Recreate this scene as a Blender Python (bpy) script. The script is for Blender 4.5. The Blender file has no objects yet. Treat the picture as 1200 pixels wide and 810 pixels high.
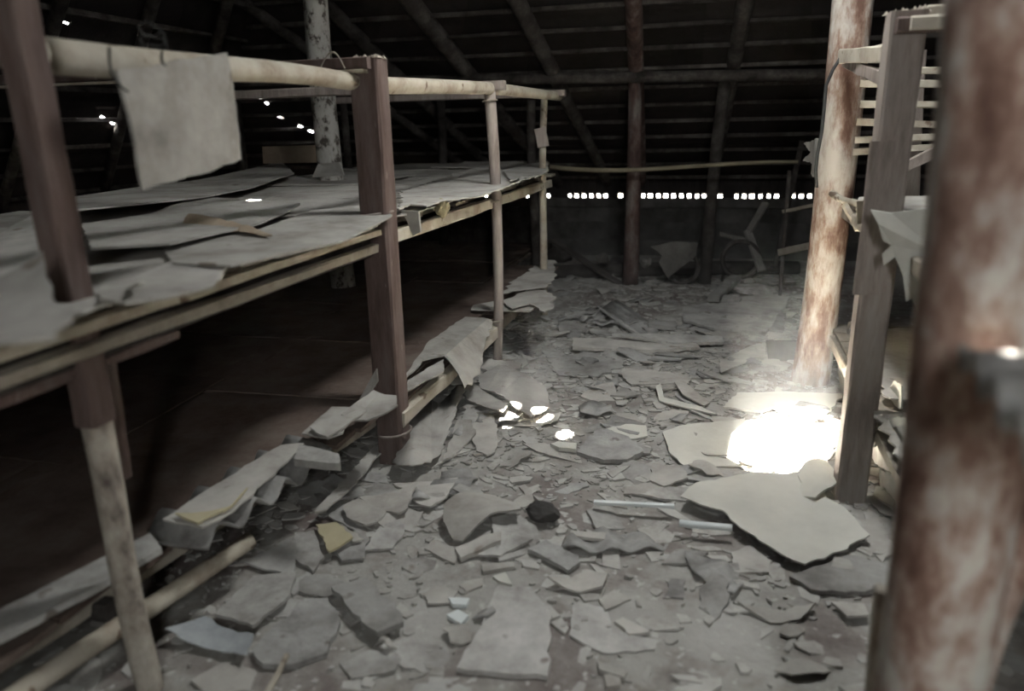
import bpy, bmesh, math, random
import numpy as np
from mathutils import Vector, Matrix

random.seed(7); rng = np.random.default_rng(7)
S = bpy.context.scene
COL = S.collection

# ------------------------------------------------------------------ camera
CAM_H, FPX = 1.55, 870.0
PITCH, ROLL, YAW = math.radians(16.6), math.radians(1.27), math.radians(15.0)
_f0 = np.array([-math.sin(YAW), math.cos(YAW), 0]); _r0 = np.array([math.cos(YAW), math.sin(YAW), 0]); _u0 = np.array([0, 0, 1.0])
C_F = math.cos(PITCH)*_f0 - math.sin(PITCH)*_u0
_u = math.cos(PITCH)*_u0 + math.sin(PITCH)*_f0
C_R = math.cos(ROLL)*_r0 - math.sin(ROLL)*_u
C_U = math.cos(ROLL)*_u + math.sin(ROLL)*_r0
C_P = np.array([0, 0, CAM_H])
cd = bpy.data.cameras.new('camera'); cam = bpy.data.objects.new('camera', cd); COL.objects.link(cam)
cd.sensor_width = 36.0; cd.lens = FPX/1200*36.0; cd.clip_start = 0.05; cd.clip_end = 200
cam.matrix_world = Matrix(((C_R[0], C_U[0], -C_F[0], C_P[0]), (C_R[1], C_U[1], -C_F[1], C_P[1]), (C_R[2], C_U[2], -C_F[2], C_P[2]), (0, 0, 0, 1)))
cd.dof.use_dof = True; cd.dof.focus_distance = 4.2; cd.dof.aperture_fstop = 1.25
S.camera = cam

# ------------------------------------------------------------------ world, sun, exposure
w = bpy.data.worlds.new('sky'); S.world = w; w.use_nodes = True
bg = w.node_tree.nodes['Background']; bg.inputs[0].default_value = (0.94, 0.965, 0.97, 1); bg.inputs[1].default_value = 3.0
SUN = np.array([-0.10, -0.10, 1.0])              # towards the sun, per metre of height
sd = bpy.data.lights.new('sun', 'SUN'); sun = bpy.data.objects.new('sun', sd); COL.objects.link(sun)
sd.energy = 14.0; sd.angle = math.radians(0.7); sd.color = (1.0, 0.96, 0.88)
sun.rotation_euler = Vector(SUN).to_track_quat('Z', 'Y').to_euler(); sun.location = (0, 0, 12)
S.view_settings.view_transform = 'Standard'; S.view_settings.look = 'None'
S.view_settings.gamma = 1.0; S.view_settings.use_curve_mapping = False
S.view_settings.exposure = 4.65
S.cycles.max_bounces = 8; S.cycles.diffuse_bounces = 5

# ------------------------------------------------------------------ helpers
def ray(x, y): return C_F + C_R*(x-600)/FPX - C_U*(y-405)/FPX
def on_z(x, y, z=0.0):
    d = ray(x, y); return C_P + d*((z-CAM_H)/d[2])
def on_y(x, y, Y):
    d = ray(x, y); return C_P + d*(Y/d[1])
def on_x(x, y, X):
    d = ray(x, y); return C_P + d*(X/d[0])
def lerp(a, b, t): return np.asarray(a)*(1-t) + np.asarray(b)*t

def tag(o, label=None, cat=None, group=None, kind=None):
    if label: o['label'] = label
    if cat: o['category'] = cat
    if group: o['group'] = group
    if kind: o['kind'] = kind
    return o
def empty(name, loc=(0, 0, 0), **k):
    o = bpy.data.objects.new(name, None); COL.objects.link(o); o.location = loc; o.empty_display_size = 0.1
    return tag(o, **k)
def link(name, verts, faces, mat, parent=None, smooth=False, **k):
    verts = np.asarray(verts, float)
    c = (verts.min(0) + verts.max(0))/2; c[2] = verts[:, 2].min()
    me = bpy.data.meshes.new(name); me.from_pydata((verts-c).tolist(), [], faces); me.update()
    me.materials.append(mat)
    if smooth: me.polygons.foreach_set('use_smooth', [True]*len(me.polygons))
    o = bpy.data.objects.new(name, me); COL.objects.link(o)
    if parent is not None:
        o.parent = parent; o.location = Vector(c) - parent.location
    else: o.location = c
    return tag(o, **k)

def frame_of(d, upv=(0, 0, 1)):
    d = d/np.linalg.norm(d); upv = np.array(upv, float)
    if abs(d @ upv) > 0.95: upv = np.array([0, 1.0, 0])
    a = np.cross(upv, d); a /= np.linalg.norm(a); b = np.cross(d, a)
    return a, b
def sweep(pts, prof, jit=0.0, cap=True):
    """prof(i, s) -> list of (a,b) offsets; pts list of points"""
    pts = [np.asarray(p, float) for p in pts]; n = len(pts); V = []; F = []
    a, b = frame_of(pts[-1]-pts[0])
    m = None
    for i, p in enumerate(pts):
        pr = prof(i, i/(n-1)); m = len(pr)
        for (u, v) in pr:
            V.append(p + a*(u + random.uniform(-jit, jit)) + b*(v + random.uniform(-jit, jit)))
    for i in range(n-1):
        for k in range(m):
            F.append((i*m+k, i*m+(k+1) % m, (i+1)*m+(k+1) % m, (i+1)*m+k))
    if cap:
        F.append(tuple(range(m-1, -1, -1))); F.append(tuple((n-1)*m+k for k in range(m)))
    return V, F
def timber(name, p0, p1, wa, hb, mat, parent=None, seg=6, jit=0.002, cham=0.12, bow=0.0, **k):
    ch = cham*min(wa, hb); x, y = wa/2, hb/2
    base = [(x-ch, -y), (x, -y+ch), (x, y-ch), (x-ch, y), (-x+ch, y), (-x, y-ch), (-x, -y+ch), (-x+ch, -y)]
    pts = [lerp(p0, p1, i/seg) + np.array([0, 0, bow*math.sin(math.pi*i/seg)]) for i in range(seg+1)]
    V, F = sweep(pts, lambda i, s: base, jit)
    return link(name, V, F, mat, parent, False, **k)
def log(name, p0, p1, r0, r1, mat, parent=None, seg=12, sides=14, rough=0.06, bend=0.02, smooth=True, flare=0, **k):
    ph = [random.uniform(0, 6.28) for _ in range(6)]
    L = np.linalg.norm(np.asarray(p1, float)-np.asarray(p0, float))
    a, b = frame_of(np.asarray(p1, float)-np.asarray(p0, float))
    pts = []
    for i in range(seg+1):
        s = i/seg
        off = a*bend*(math.sin(3.1*s+ph[0])-math.sin(ph[0])*(1-s)-math.sin(3.1+ph[0])*s) + b*bend*(math.sin(4*s+ph[1])-math.sin(ph[1])*(1-s)-math.sin(4+ph[1])*s)
        pts.append(lerp(p0, p1, s)+off)
    def prof(i, s):
        r = r0*(1-s)+r1*s
        r *= 1 + flare*max(0, 0.25-s)*4
        out = []
        for q in range(sides):
            t = 2*math.pi*q/sides
            rr = r*(1 + rough*math.sin(2*t+ph[2]+2*s) + rough*0.7*math.sin(3*t+ph[3]+5*s) + rough*0.6*math.sin(t+9*s+ph[4]) + random.uniform(-.25, .25)*rough)
            out.append((rr*math.cos(t), rr*math.sin(t)))
        return out
    V, F = sweep(pts, prof)
    return link(name, V, F, mat, parent, smooth, **k)

def torn(poly, amp, step):
    """densify a closed outline and roughen it"""
    out = []; n = len(poly)
    for i in range(n):
        a = np.asarray(poly[i], float); b = np.asarray(poly[(i+1) % n], float)
        L = np.linalg.norm(b-a); m = max(1, int(L/step)); nn = np.array([-(b-a)[1], (b-a)[0]])/max(L, 1e-6)
        for k in range(m):
            j = random.uniform(-amp, amp) if k else 0
            out.append(a+(b-a)*k/m + nn*j)
    return out
def sheet_bm(poly, ang, step, cross=None):
    """flat outline cut into strips across direction ang (and along it)"""
    bm = bmesh.new()
    vs = [bm.verts.new((p[0], p[1], 0)) for p in poly]
    try: bm.faces.new(vs)
    except ValueError: return None
    P = np.array([[p[0], p[1]] for p in poly])
    for (an, st) in ((ang, step), (ang+math.pi/2, cross)):
        if not st: continue
        d = np.array([math.cos(an), math.sin(an)]); q = P @ d
        t = q.min()+st*0.5
        while t < q.max():
            bmesh.ops.bisect_plane(bm, geom=bm.verts[:]+bm.edges[:]+bm.faces[:], plane_co=(d[0]*t, d[1]*t, 0), plane_no=(d[0], d[1], 0), dist=1e-5)
            t += st
    bmesh.ops.triangulate(bm, faces=bm.faces[:])
    return bm
def finish(bm, name, hfun, thick, mat, parent=None, smooth=False, loc3=None, **k):
    """lift the flat sheet by hfun, thicken it downwards, link. loc3 maps (x,y,h)->3D"""
    for v in bm.verts: v.co.z = hfun(v.co.x, v.co.y)
    top = bm.faces[:]
    for f in top:
        f.normal_update()
        if f.normal.z < 0: f.normal_flip()
    r = bmesh.ops.extrude_face_region(bm, geom=top)
    nv = [g for g in r['geom'] if isinstance(g, bmesh.types.BMVert)]
    for v in nv: v.co.z += thick
    for v in bm.verts: v.co.z += 0
    bmesh.ops.recalc_face_normals(bm, faces=bm.faces[:])
    bm.verts.index_update()
    V = [tuple(v.co) for v in bm.verts]
    if loc3: V = [tuple(loc3(*v)) for v in V]
    F = [tuple(v.index for v in f.verts) for f in bm.faces]
    bm.free()
    return link(name, V, F, mat, parent, smooth, **k)

# heights of what already lies on the floor
HX0, HY0, HC = -3.6, 0.6, 0.02
HN = (int(6.2/HC), int(8.6/HC)); HM = np.zeros(HN)
def ground_h(x, y):
    return 0.012*math.sin(1.7*x+0.4)*math.sin(1.3*y) + 0.007*math.sin(5.1*x+2.0*y) + 0.005*math.sin(9*y-4*x)
_gx = HX0+HC*(np.arange(HN[0])+.5); _gy = HY0+HC*(np.arange(HN[1])+.5)
for _i, _x in enumerate(_gx):
    HM[_i] = 0.012*np.sin(1.7*_x+0.4)*np.sin(1.3*_gy) + 0.007*np.sin(5.1*_x+2.0*_gy) + 0.005*np.sin(9*_gy-4*_x)
def cells(poly):
    P = np.array([[p[0], p[1]] for p in poly])
    i0, j0 = np.floor((P.min(0)-[HX0, HY0])/HC).astype(int); i1, j1 = np.ceil((P.max(0)-[HX0, HY0])/HC).astype(int)
    i0, j0 = max(i0, 0), max(j0, 0); i1, j1 = min(i1, HN[0]), min(j1, HN[1])
    if i1 <= i0 or j1 <= j0: return None
    X, Y = np.meshgrid(_gx[i0:i1], _gy[j0:j1], indexing='ij')
    ins = np.zeros(X.shape, bool); n = len(P); j = n-1
    for i in range(n):
        xi, yi = P[i]; xj, yj = P[j]
        c = ((yi > Y) != (yj > Y)) & (X < (xj-xi)*(Y-yi)/((yj-yi) or 1e-9)+xi)
        ins ^= c; j = i
    if ins.sum() < 1: return None
    return (i0, i1, j0, j1), X, Y, ins
def settle(poly, thick, maxslope=0.22, q=0.8):
    """plane on which a piece comes to rest on the heap; updates the heap"""
    c = cells(poly)
    if c is None: return lambda x, y: ground_h(x, y)+0.004
    (i0, i1, j0, j1), X, Y, ins = c
    h = HM[i0:i1, j0:j1]; xs, ys, hs = X[ins], Y[ins], h[ins]
    mx, my = xs.mean(), ys.mean()
    if len(xs) > 12:
        A = np.c_[xs-mx, ys-my, np.ones(len(xs))]; co = np.linalg.lstsq(A, hs, rcond=None)[0]
        sl = math.hypot(co[0], co[1]); f = min(1, maxslope/max(sl, 1e-6)); a, b = co[0]*f, co[1]*f
    else: a = b = 0.0
    res = hs - a*(xs-mx) - b*(ys-my); c0 = float(np.quantile(res, q))
    nh = a*(X-mx)+b*(Y-my)+c0+thick
    HM[i0:i1, j0:j1] = np.where(ins, np.maximum(h, nh), h)
    return lambda x, y: a*(x-mx)+b*(y-my)+c0

# ------------------------------------------------------------------ materials
def mat_new(name, cols, scale=6.0, stretch=(1, 1, 1), rough=0.9, bump=0.25, bscale=40.0, var=0.12, ramp=(0.35, 0.65), speck=None, spec=0.15):
    m = bpy.data.materials.new(name); m.use_nodes = True; nt = m.node_tree; N = nt.nodes; L = nt.links
    b = N['Principled BSDF']; b.inputs['Roughness'].default_value = rough; b.inputs['Specular IOR Level'].default_value = spec
    tc = N.new('ShaderNodeTexCoord'); oi = N.new('ShaderNodeObjectInfo')
    mul = N.new('ShaderNodeVectorMath'); mul.operation = 'MULTIPLY'; mul.inputs[1].default_value = stretch
    add = N.new('ShaderNodeVectorMath'); add.operation = 'ADD'
    sc = N.new('ShaderNodeMath'); sc.operation = 'MULTIPLY'; sc.inputs[1].default_value = 37.0
    L.new(oi.outputs['Random'], sc.inputs[0]); L.new(tc.outputs['Object'], add.inputs[0]); L.new(sc.outputs[0], add.inputs[1])
    L.new(add.outputs[0], mul.inputs[0])
    n1 = N.new('ShaderNodeTexNoise'); n1.inputs['Scale'].default_value = scale; n1.inputs['Detail'].default_value = 10; n1.inputs['Roughness'].default_value = 0.68
    L.new(mul.outputs[0], n1.inputs['Vector'])
    r = N.new('ShaderNodeValToRGB'); e = r.color_ramp.elements
    e[0].position, e[1].position = ramp
    e[0].color = (*cols[0], 1); e[1].color = (*cols[-1], 1)
    for i, c in enumerate(cols[1:-1]):
        ne = e.new(ramp[0]+(ramp[1]-ramp[0])*(i+1)/(len(cols)-1)); ne.color = (*c, 1)
    L.new(n1.outputs['Fac'], r.inputs[0]); out = r.outputs[0]
    if speck:
        n3 = N.new('ShaderNodeTexNoise'); n3.inputs['Scale'].default_value = speck[1]; n3.inputs['Detail'].default_value = 3
        L.new(mul.outputs[0], n3.inputs['Vector'])
        r3 = N.new('ShaderNodeValToRGB'); r3.color_ramp.elements[0].position = speck[2]; r3.color_ramp.elements[1].position = speck[2]+0.06
        L.new(n3.outputs['Fac'], r3.inputs[0])
        mx = N.new('ShaderNodeMixRGB'); mx.inputs[2].default_value = (*speck[0], 1)
        L.new(r3.outputs[0], mx.inputs[0]); L.new(out, mx.inputs[1]); out = mx.outputs[0]
    hsv = N.new('ShaderNodeHueSaturation'); mr = N.new('ShaderNodeMapRange')
    mr.inputs[3].default_value = 1-var; mr.inputs[4].default_value = 1+var
    L.new(oi.outputs['Random'], mr.inputs[0]); L.new(mr.outputs[0], hsv.inputs['Value']); L.new(out, hsv.inputs['Color'])
    L.new(hsv.outputs[0], b.inputs['Base Color'])
    n2 = N.new('ShaderNodeTexNoise'); n2.inputs['Scale'].default_value = bscale; n2.inputs['Detail'].default_value = 5
    L.new(mul.outputs[0], n2.inputs['Vector'])
    bp = N.new('ShaderNodeBump'); bp.inputs['Strength'].default_value = bump; bp.inputs['Distance'].default_value = 0.01
    L.new(n2.outputs['Fac'], bp.inputs['Height']); L.new(bp.outputs[0], b.inputs['Normal'])
    return m
M = {}
M['board'] = mat_new('grey_board', [(.17, .158, .145), (.30, .29, .268), (.40, .39, .365)], 4.5, bump=.2, var=.22, speck=((.17, .15, .13), 9, .66))
M['card'] = mat_new('dusty_card', [(.24, .222, .198), (.365, .347, .313), (.45, .43, .392)], 3.2, bump=.12, var=.14, speck=((.20, .17, .14), 7, .68))
M['paleC'] = mat_new('pale_card', [(.43, .42, .375), (.51, .50, .445), (.56, .55, .495)], 2.0, bump=.1, var=.05)
M['yellowC'] = mat_new('yellowed_card', [(.40, .35, .22), (.48, .43, .29)], 4.0, bump=.15, var=.08)
M['brownC'] = mat_new('brown_card', [(.24, .18, .13), (.33, .27, .2)], 5.0, bump=.2, var=.1)
M['white'] = mat_new('white_foam', [(.55, .58, .57), (.66, .68, .66)], 5.0, bump=.1, var=.08)
M['asb'] = mat_new('fibre_cement', [(.16, .15, .14), (.28, .272, .255), (.38, .372, .35)], 5, bump=.35, bscale=60, var=.15, speck=((.15, .13, .12), 12, .66))
M['pole'] = mat_new('peeled_pole', [(.27, .22, .17), (.40, .36, .29), (.47, .43, .36)], 4, (1, 1, 1), bump=.35, bscale=25, speck=((.16, .12, .09), 11, .64))
M['bark'] = mat_new('mottled_bark', [(.10, .08, .07), (.30, .265, .22), (.42, .39, .33)], 9, (1, 1, .6), bump=.5, bscale=30, ramp=(.33, .62))
M['birch'] = mat_new('whitewashed_trunk', [(.08, .068, .058), (.40, .38, .34), (.47, .45, .41)], 13, (1, 1, .7), bump=.5, bscale=30, ramp=(.42, .55))
M['trunk'] = mat_new('flaking_whitewash', [(.12, .068, .05), (.21, .145, .112), (.33, .285, .245), (.41, .375, .33)], 5.5, (1, 1, .35), bump=.6, bscale=28, ramp=(.41, .60))
M['trunkN'] = mat_new('red_bark_trunk', [(.09, .05, .038), (.20, .13, .10), (.36, .32, .28), (.40, .40, .36)], 9, (1, 1, .5), bump=.6, bscale=25, ramp=(.36, .66))
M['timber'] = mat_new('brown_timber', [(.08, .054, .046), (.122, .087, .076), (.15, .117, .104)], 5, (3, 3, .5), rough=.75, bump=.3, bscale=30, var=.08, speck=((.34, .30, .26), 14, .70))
M['timberG'] = mat_new('grey_timber', [(.17, .14, .12), (.26, .22, .195), (.31, .275, .245)], 5, (3, 3, .5), rough=.8, bump=.3, bscale=30, var=.08)
M['brownB'] = mat_new('dusty_brown_board', [(.075, .052, .042), (.115, .085, .07), (.15, .12, .10)], 4, bump=.3, var=.15)
M['plank'] = mat_new('dusty_plank', [(.15, .12, .095), (.25, .22, .18), (.33, .30, .25)], 4, (1, 1, 1), bump=.3, bscale=30)
M['dark'] = mat_new('sooty_wood', [(.02, .017, .015), (.045, .039, .035), (.085, .077, .07)], 5, (1, 1, 1), bump=.4, bscale=30, var=.2)
M['darkred'] = mat_new('dark_red_wood', [(.04, .025, .022), (.085, .055, .048), (.16, .14, .125)], 7, (1, 1, .4), bump=.4, bscale=30, var=.1)
M['sheet'] = mat_new('sooty_roof_sheet', [(.018, .015, .014), (.03, .026, .024)], 3, bump=.3, var=.2)
M['wall'] = mat_new('dusty_wall', [(.045, .042, .038), (.08, .076, .07), (.12, .113, .105)], 3, bump=.3)
M['dimplank'] = mat_new('dim_dusty_plank', [(.075, .07, .062), (.13, .122, .11), (.17, .16, .148)], 4, bump=.3, bscale=30)
M['dirt'] = mat_new('dusty_earth', [(.105, .082, .075), (.17, .15, .135), (.27, .26, .235), (.32, .31, .285)], 2.4, bump=.7, bscale=30, ramp=(.34, .66), speck=((.36, .35, .32), 26, .62))
M['crumb'] = mat_new('crumbs', [(.24, .225, .2), (.36, .345, .315), (.42, .41, .38)], 8, bump=.1)
M['rag'] = mat_new('dark_rag', [(.035, .032, .03), (.06, .056, .052)], 8, bump=.6)
M['plastic'] = mat_new('cloudy_plastic', [(.30, .32, .33), (.48, .5, .5)], 6, rough=.25, bump=.2, spec=.5)
M['wire'] = mat_new('black_hose', [(.03, .03, .03), (.05, .05, .048)], 8, rough=.6)
M['twine'] = mat_new('twine', [(.25, .22, .18), (.35, .31, .26)], 8)
M['yellowP'] = mat_new('bamboo_pole', [(.16, .135, .095), (.25, .215, .155)], 5, bump=.2)
M['outside'] = mat_new('sunlit_ground', [(.35, .34, .28), (.5, .48, .42)], 1.5, bump=.1)

# ------------------------------------------------------------------ the building
BACK_Y, LEFT_X, RIGHT_X, FRONT_Y = 8.95, -6.6, 4.2, -2.6
EAVE, CROWN = 0.92, 3.4
CX0, CX1, CY0, CY1 = -2.95, 1.9, -0.2, 5.35       # flat crown of the hipped roof

# earth floor
def make_floor():
    nx, ny = 90, 110; V = []; F = []
    X = np.linspace(LEFT_X-.6, RIGHT_X+.6, nx+1); Y = np.linspace(FRONT_Y-.6, BACK_Y+.6, ny+1)
    for y in Y:
        for x in X: V.append((x, y, ground_h(x, y)))
    for j in range(ny):
        for i in range(nx):
            a = j*(nx+1)+i; F.append((a, a+1, a+nx+2, a+nx+1))
    o = link('floor', V, F, M['dirt'], smooth=True, kind='structure'); o['label'] = 'dusty grey and brown earth floor under the litter'
make_floor()
link('ground_outside', [(-40, -40, -.12), (40, -40, -.12), (40, 40, -.12), (-40, 40, -.12)], [(0, 1, 2, 3)], M['outside'], kind='structure', label='sunlit ground outside the shed')

# low perimeter walls built of boards
def board_wall(name, p0, p1, zs, label):
    root = empty(name, p0, kind='structure', label=label)
    p0 = np.array(p0, float); p1 = np.array(p1, float); L = np.linalg.norm(p1-p0); n = max(2, int(round(L/2.3)))
    for (z0, z1, off) in zs:
        for i in range(n):
            a = lerp(p0, p1, i/n); b = lerp(p0, p1, (i+1)/n); z = (z0+z1)/2
            timber('wall_board', a+[0, 0, z], b+[0, 0, z], 0.035+off, z1-z0+0.02, M['wall'], root, seg=4, jit=.004)
    return root
rows = [(0, .21, 0), (.21, .40, .01), (.40, .585, 0), (.585, .68, .05)]
board_wall('wall_back', (LEFT_X, BACK_Y, 0), (RIGHT_X, BACK_Y, 0), rows, 'low dark board wall under the far eaves')
board_wall('wall_left', (LEFT_X, FRONT_Y, 0), (LEFT_X, BACK_Y, 0), rows, 'low dark board wall behind the left bunk rack')
board_wall('wall_right', (RIGHT_X, FRONT_Y, 0), (RIGHT_X, BACK_Y, 0), rows + [(.68, .93, 0)], 'low dark board wall behind the right rack')
board_wall('wall_front', (LEFT_X, FRONT_Y, 0), (RIGHT_X, FRONT_Y, 0), rows + [(.68, .93, 0)], 'low dark board wall behind the viewer')

roof = empty('ceiling', (0, 0, EAVE), kind='structure', label='sooty hipped roof on round rafters and battens')
def quad_slab(name, P, mat, t=.02):
    P = [np.array(p, float) for p in P]; n = np.cross(P[1]-P[0], P[2]-P[0]); n /= np.linalg.norm(n)
    if n[2] < 0: n = -n
    V = P+[p+n*t for p in P]
    return link(name, V, [(0, 1, 2, 3), (7, 6, 5, 4), (0, 4, 5, 1), (1, 5, 6, 2), (2, 6, 7, 3), (3, 7, 4, 0)], mat, roof)
OV = 0.45   # eaves overhang
def slope_pts(side):
    s = {'back': ((LEFT_X, BACK_Y), (RIGHT_X, BACK_Y), (CX1, CY1), (CX0, CY1)), 'left': ((LEFT_X, FRONT_Y), (LEFT_X, BACK_Y), (CX0, CY1), (CX0, CY0)),
         'right': ((RIGHT_X, BACK_Y), (RIGHT_X, FRONT_Y), (CX1, CY0), (CX1, CY1)), 'front': ((RIGHT_X, FRONT_Y), (LEFT_X, FRONT_Y), (CX0, CY0), (CX1, CY0))}[side]
    return s
def slope_at(side, u, v):
    """u along the eave 0..1, v up the slope 0..1 (negative: overhang)"""
    a, b, c, d = [np.array(p) for p in slope_pts(side)]
    lo = lerp(a, b, u); hi = lerp(d, c, u); p = lerp(lo, hi, v)
    return np.array([p[0], p[1], EAVE+(CROWN-EAVE)*v])
def slope_inv(side, x, y):
    """pixel -> (u, v) on a roof slope"""
    a, b, c, d = [np.array([*p, z]) for p, z in zip(slope_pts(side), (EAVE, EAVE, CROWN, CROWN))]
    n = np.cross(b-a, d-a); dr = ray(x, y); p = C_P+dr*((n @ (a-C_P))/(n @ dr))
    v = (p[2]-EAVE)/(CROWN-EAVE); k = 0 if side in ('back', 'front') else 1
    lo, hi = lerp(a, d, v)[k], lerp(b, c, v)[k]
    return (p[k]-lo)/(hi-lo), v
def plane_pt(side, x, y):
    return slope_at(side, *slope_inv(side, x, y))
SLITS = {'back': [((303, 114), (314, 122), 1.6), ((326, 136), (335, 141), 2.0), ((350, 149), (367, 157), 1.6)],
         'left': [((112, 127), (135, 127), 3.0), ((104, 105), (112, 107), 2.2), ((75, 29), (81, 31), 2.2), ((118, 138), (134, 147), 2.0)]}
def sheet_with_slits(corners, quads):
    """thin roof sheet with narrow cracks cut through it"""
    o = corners[0]; ex = corners[1]-o; ex /= np.linalg.norm(ex); n = np.cross(ex, corners[3]-o); n /= np.linalg.norm(n); ey = np.cross(n, ex)
    bm = bmesh.new(); L2 = []
    for lp in [corners]+quads:
        pts = [((p-o) @ ex, (p-o) @ ey) for p in lp]; L2.append(pts)
        vs = [bm.verts.new((x, y, 0)) for x, y in pts]
        for i in range(len(vs)): bm.edges.new((vs[i], vs[(i+1) % len(vs)]))
    bmesh.ops.triangle_fill(bm, use_beauty=True, edges=bm.edges[:])
    bad = [f for f in bm.faces if any(poly_in(*f.calc_center_median()[:2], q) for q in L2[1:])]
    bmesh.ops.delete(bm, geom=bad, context='FACES_ONLY'); bm.verts.index_update()
    V = [o+ex*v.co.x+ey*v.co.y for v in bm.verts]; F = [tuple(v.index for v in f.verts) for f in bm.faces]; bm.free()
    link('roof_sheet', V, F, M['sheet'], roof)
def poly_in(x, y, P):
    r = False; j = len(P)-1
    for i in range(len(P)):
        if (P[i][1] > y) != (P[j][1] > y) and x < (P[j][0]-P[i][0])*(y-P[i][1])/(P[j][1]-P[i][1])+P[i][0]: r = not r
        j = i
    return r
US = {'back': 10, 'left': 8, 'right': 8, 'front': 6}; VS = {'back': 7, 'left': 6, 'right': 4, 'front': 3}
FILLGAP = None
for side in ('back', 'left', 'right', 'front'):
    nu, nv = US[side], VS[side]
    for j in range(nv):
        for i in range(nu):
            u0, u1 = i/nu, (i+1)/nu; v0 = -0.09 if j == 0 else j/nv; v1 = (j+1)/nv+0.012
            if side == 'front' and i == 1 and j == 1:          # sheet cut short: unseen gap added behind the camera for frontal fill
                um = lerp(u0, u1, .8); FILLGAP = [slope_at(side, *q) for q in ((um, v0), (u1-.006, v0), (u1-.006, v1), (um, v1))]; u1 = um
            lift = np.array([0, 0, .012*(j % 2)+.006*(i % 2)]); u0 -= .006; u1 += 0 if side == 'front' and i == 1 and j == 1 else .006; cor = [slope_at(side, u0, v0)+lift, slope_at(side, u1, v0)+lift, slope_at(side, u1, v1)+lift, slope_at(side, u0, v1)+lift]
            quads = []
            for (p, q, wd) in SLITS.get(side, []):
                us, vs_ = slope_inv(side, (p[0]+q[0])/2, (p[1]+q[1])/2)
                if u0 < us < u1 and j/nv < vs_ < (j+1)/nv:
                    d = np.array([q[0]-p[0], q[1]-p[1]], float); d /= np.linalg.norm(d); nn = np.array([-d[1], d[0]])*wd/2
                    quads.append([plane_pt(side, *(np.array(c)+sg*nn))+lift for c, sg in ((p, 1), (q, 1), (q, -1), (p, -1))])
            if quads: sheet_with_slits(cor, quads)
            else: quad_slab('roof_sheet', cor, M['sheet'])

for (a_, b_) in (((LEFT_X, BACK_Y), (CX0, CY1)), ((RIGHT_X, BACK_Y), (CX1, CY1)), ((LEFT_X, FRONT_Y), (CX0, CY0)), ((RIGHT_X, FRONT_Y), (CX1, CY0))):
    timber('hip_cap', (*a_, EAVE+.07), (*b_, CROWN+.07), .4, .05, M['sheet'], roof, seg=6)
# flat crown with the broken openings that let the sun and the sky in
def hole_from(px_poly, z=0.0, grow=1.0):
    P = np.array([on_z(x, y, z) for x, y in px_poly]); P = P + SUN*(CROWN-z)
    c = P.mean(0); P = c+(P-c)*grow
    return [(p[0], p[1]) for p in P]
MAIN = [(856, 538), (862, 512), (884, 494), (915, 480), (955, 482), (984, 492), (976, 520), (962, 546), (936, 560), (892, 558)]
holes = [hole_from(MAIN)]
def spot(x, y, z, rx, ry, n=9):
    c = on_z(x, y, z)+SUN*(CROWN-z)
    return [(c[0]+rx*math.cos(6.283*k/n)*random.uniform(.8, 1.15), c[1]+ry*math.sin(6.283*k/n)*random.uniform(.8, 1.15)) for k in range(n)]
holes += [spot(603, 484, .05, .03, .055), spot(636, 486, .04, .04, .07), spot(661, 503, .04, .035, .06), spot(304, 243, 1.17, .04, .06),
          spot(594, 495, .03, .022, .04), spot(1174, 410, 1.25, .008, .022)]
def crown():
    bm = bmesh.new()
    def loop(pts):
        vs = [bm.verts.new((x, y, CROWN)) for x, y in pts]
        for i in range(len(vs)): bm.edges.new((vs[i], vs[(i+1) % len(vs)]))
    loop([(CX0-.1, CY0-.1), (CX1+.1, CY0-.1), (CX1+.1, CY1+.1), (CX0-.1, CY1+.1)])
    for h in holes: loop(h)
    bmesh.ops.triangle_fill(bm, use_beauty=True, edges=bm.edges[:])
    # drop triangles that fell inside an opening
    def inside(x, y, P):
        r = False; j = len(P)-1
        for i in range(len(P)):
            if (P[i][1] > y) != (P[j][1] > y) and x < (P[j][0]-P[i][0])*(y-P[i][1])/(P[j][1]-P[i][1])+P[i][0]: r = not r
            j = i
        return r
    bad = [f for f in bm.faces if any(inside(*f.calc_center_median()[:2], h) for h in holes)]
    bmesh.ops.delete(bm, geom=bad, context='FACES_ONLY')
    bm.verts.index_update()
    V = [tuple(v.co) for v in bm.verts]; F = [tuple(v.index for v in f.verts) for f in bm.faces]; bm.free()
    link('roof_crown', V, F, M['sheet'], roof)
crown()
# sky portal in the largest opening (guides sky light sampling only)
hc = np.array(holes[0]); pd = bpy.data.lights.new('sky_portal', 'AREA'); pd.shape = 'RECTANGLE'
pd.size = float(np.ptp(hc[:, 0]))+.04; pd.size_y = float(np.ptp(hc[:, 1]))+.04; pd.cycles.is_portal = True
po = bpy.data.objects.new('sky_portal', pd); COL.objects.link(po); po.location = (*((hc.min(0)+hc.max(0))/2), CROWN+.01)
g0, g1, g2, g3 = [np.array(q) for q in FILLGAP]; gx = (g1-g0); gn = np.cross(g1-g0, g3-g0); gn /= np.linalg.norm(gn)
if gn[2] < 0: gn = -gn
pd2 = bpy.data.lights.new('sky_portal', 'AREA'); pd2.shape = 'RECTANGLE'; pd2.size = float(np.linalg.norm(gx)); pd2.size_y = float(np.linalg.norm(g3-g0)); pd2.cycles.is_portal = True  # portal for the added fill gap behind the camera
po2 = bpy.data.objects.new('sky_portal', pd2); COL.objects.link(po2)
ax = gx/np.linalg.norm(gx); ay = np.cross(gn, ax); gc = (g0+g1+g2+g3)/4
po2.matrix_world = Matrix(((ax[0], ay[0], gn[0], gc[0]), (ax[1], ay[1], gn[1], gc[1]), (ax[2], ay[2], gn[2], gc[2]), (0, 0, 0, 1)))

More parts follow.
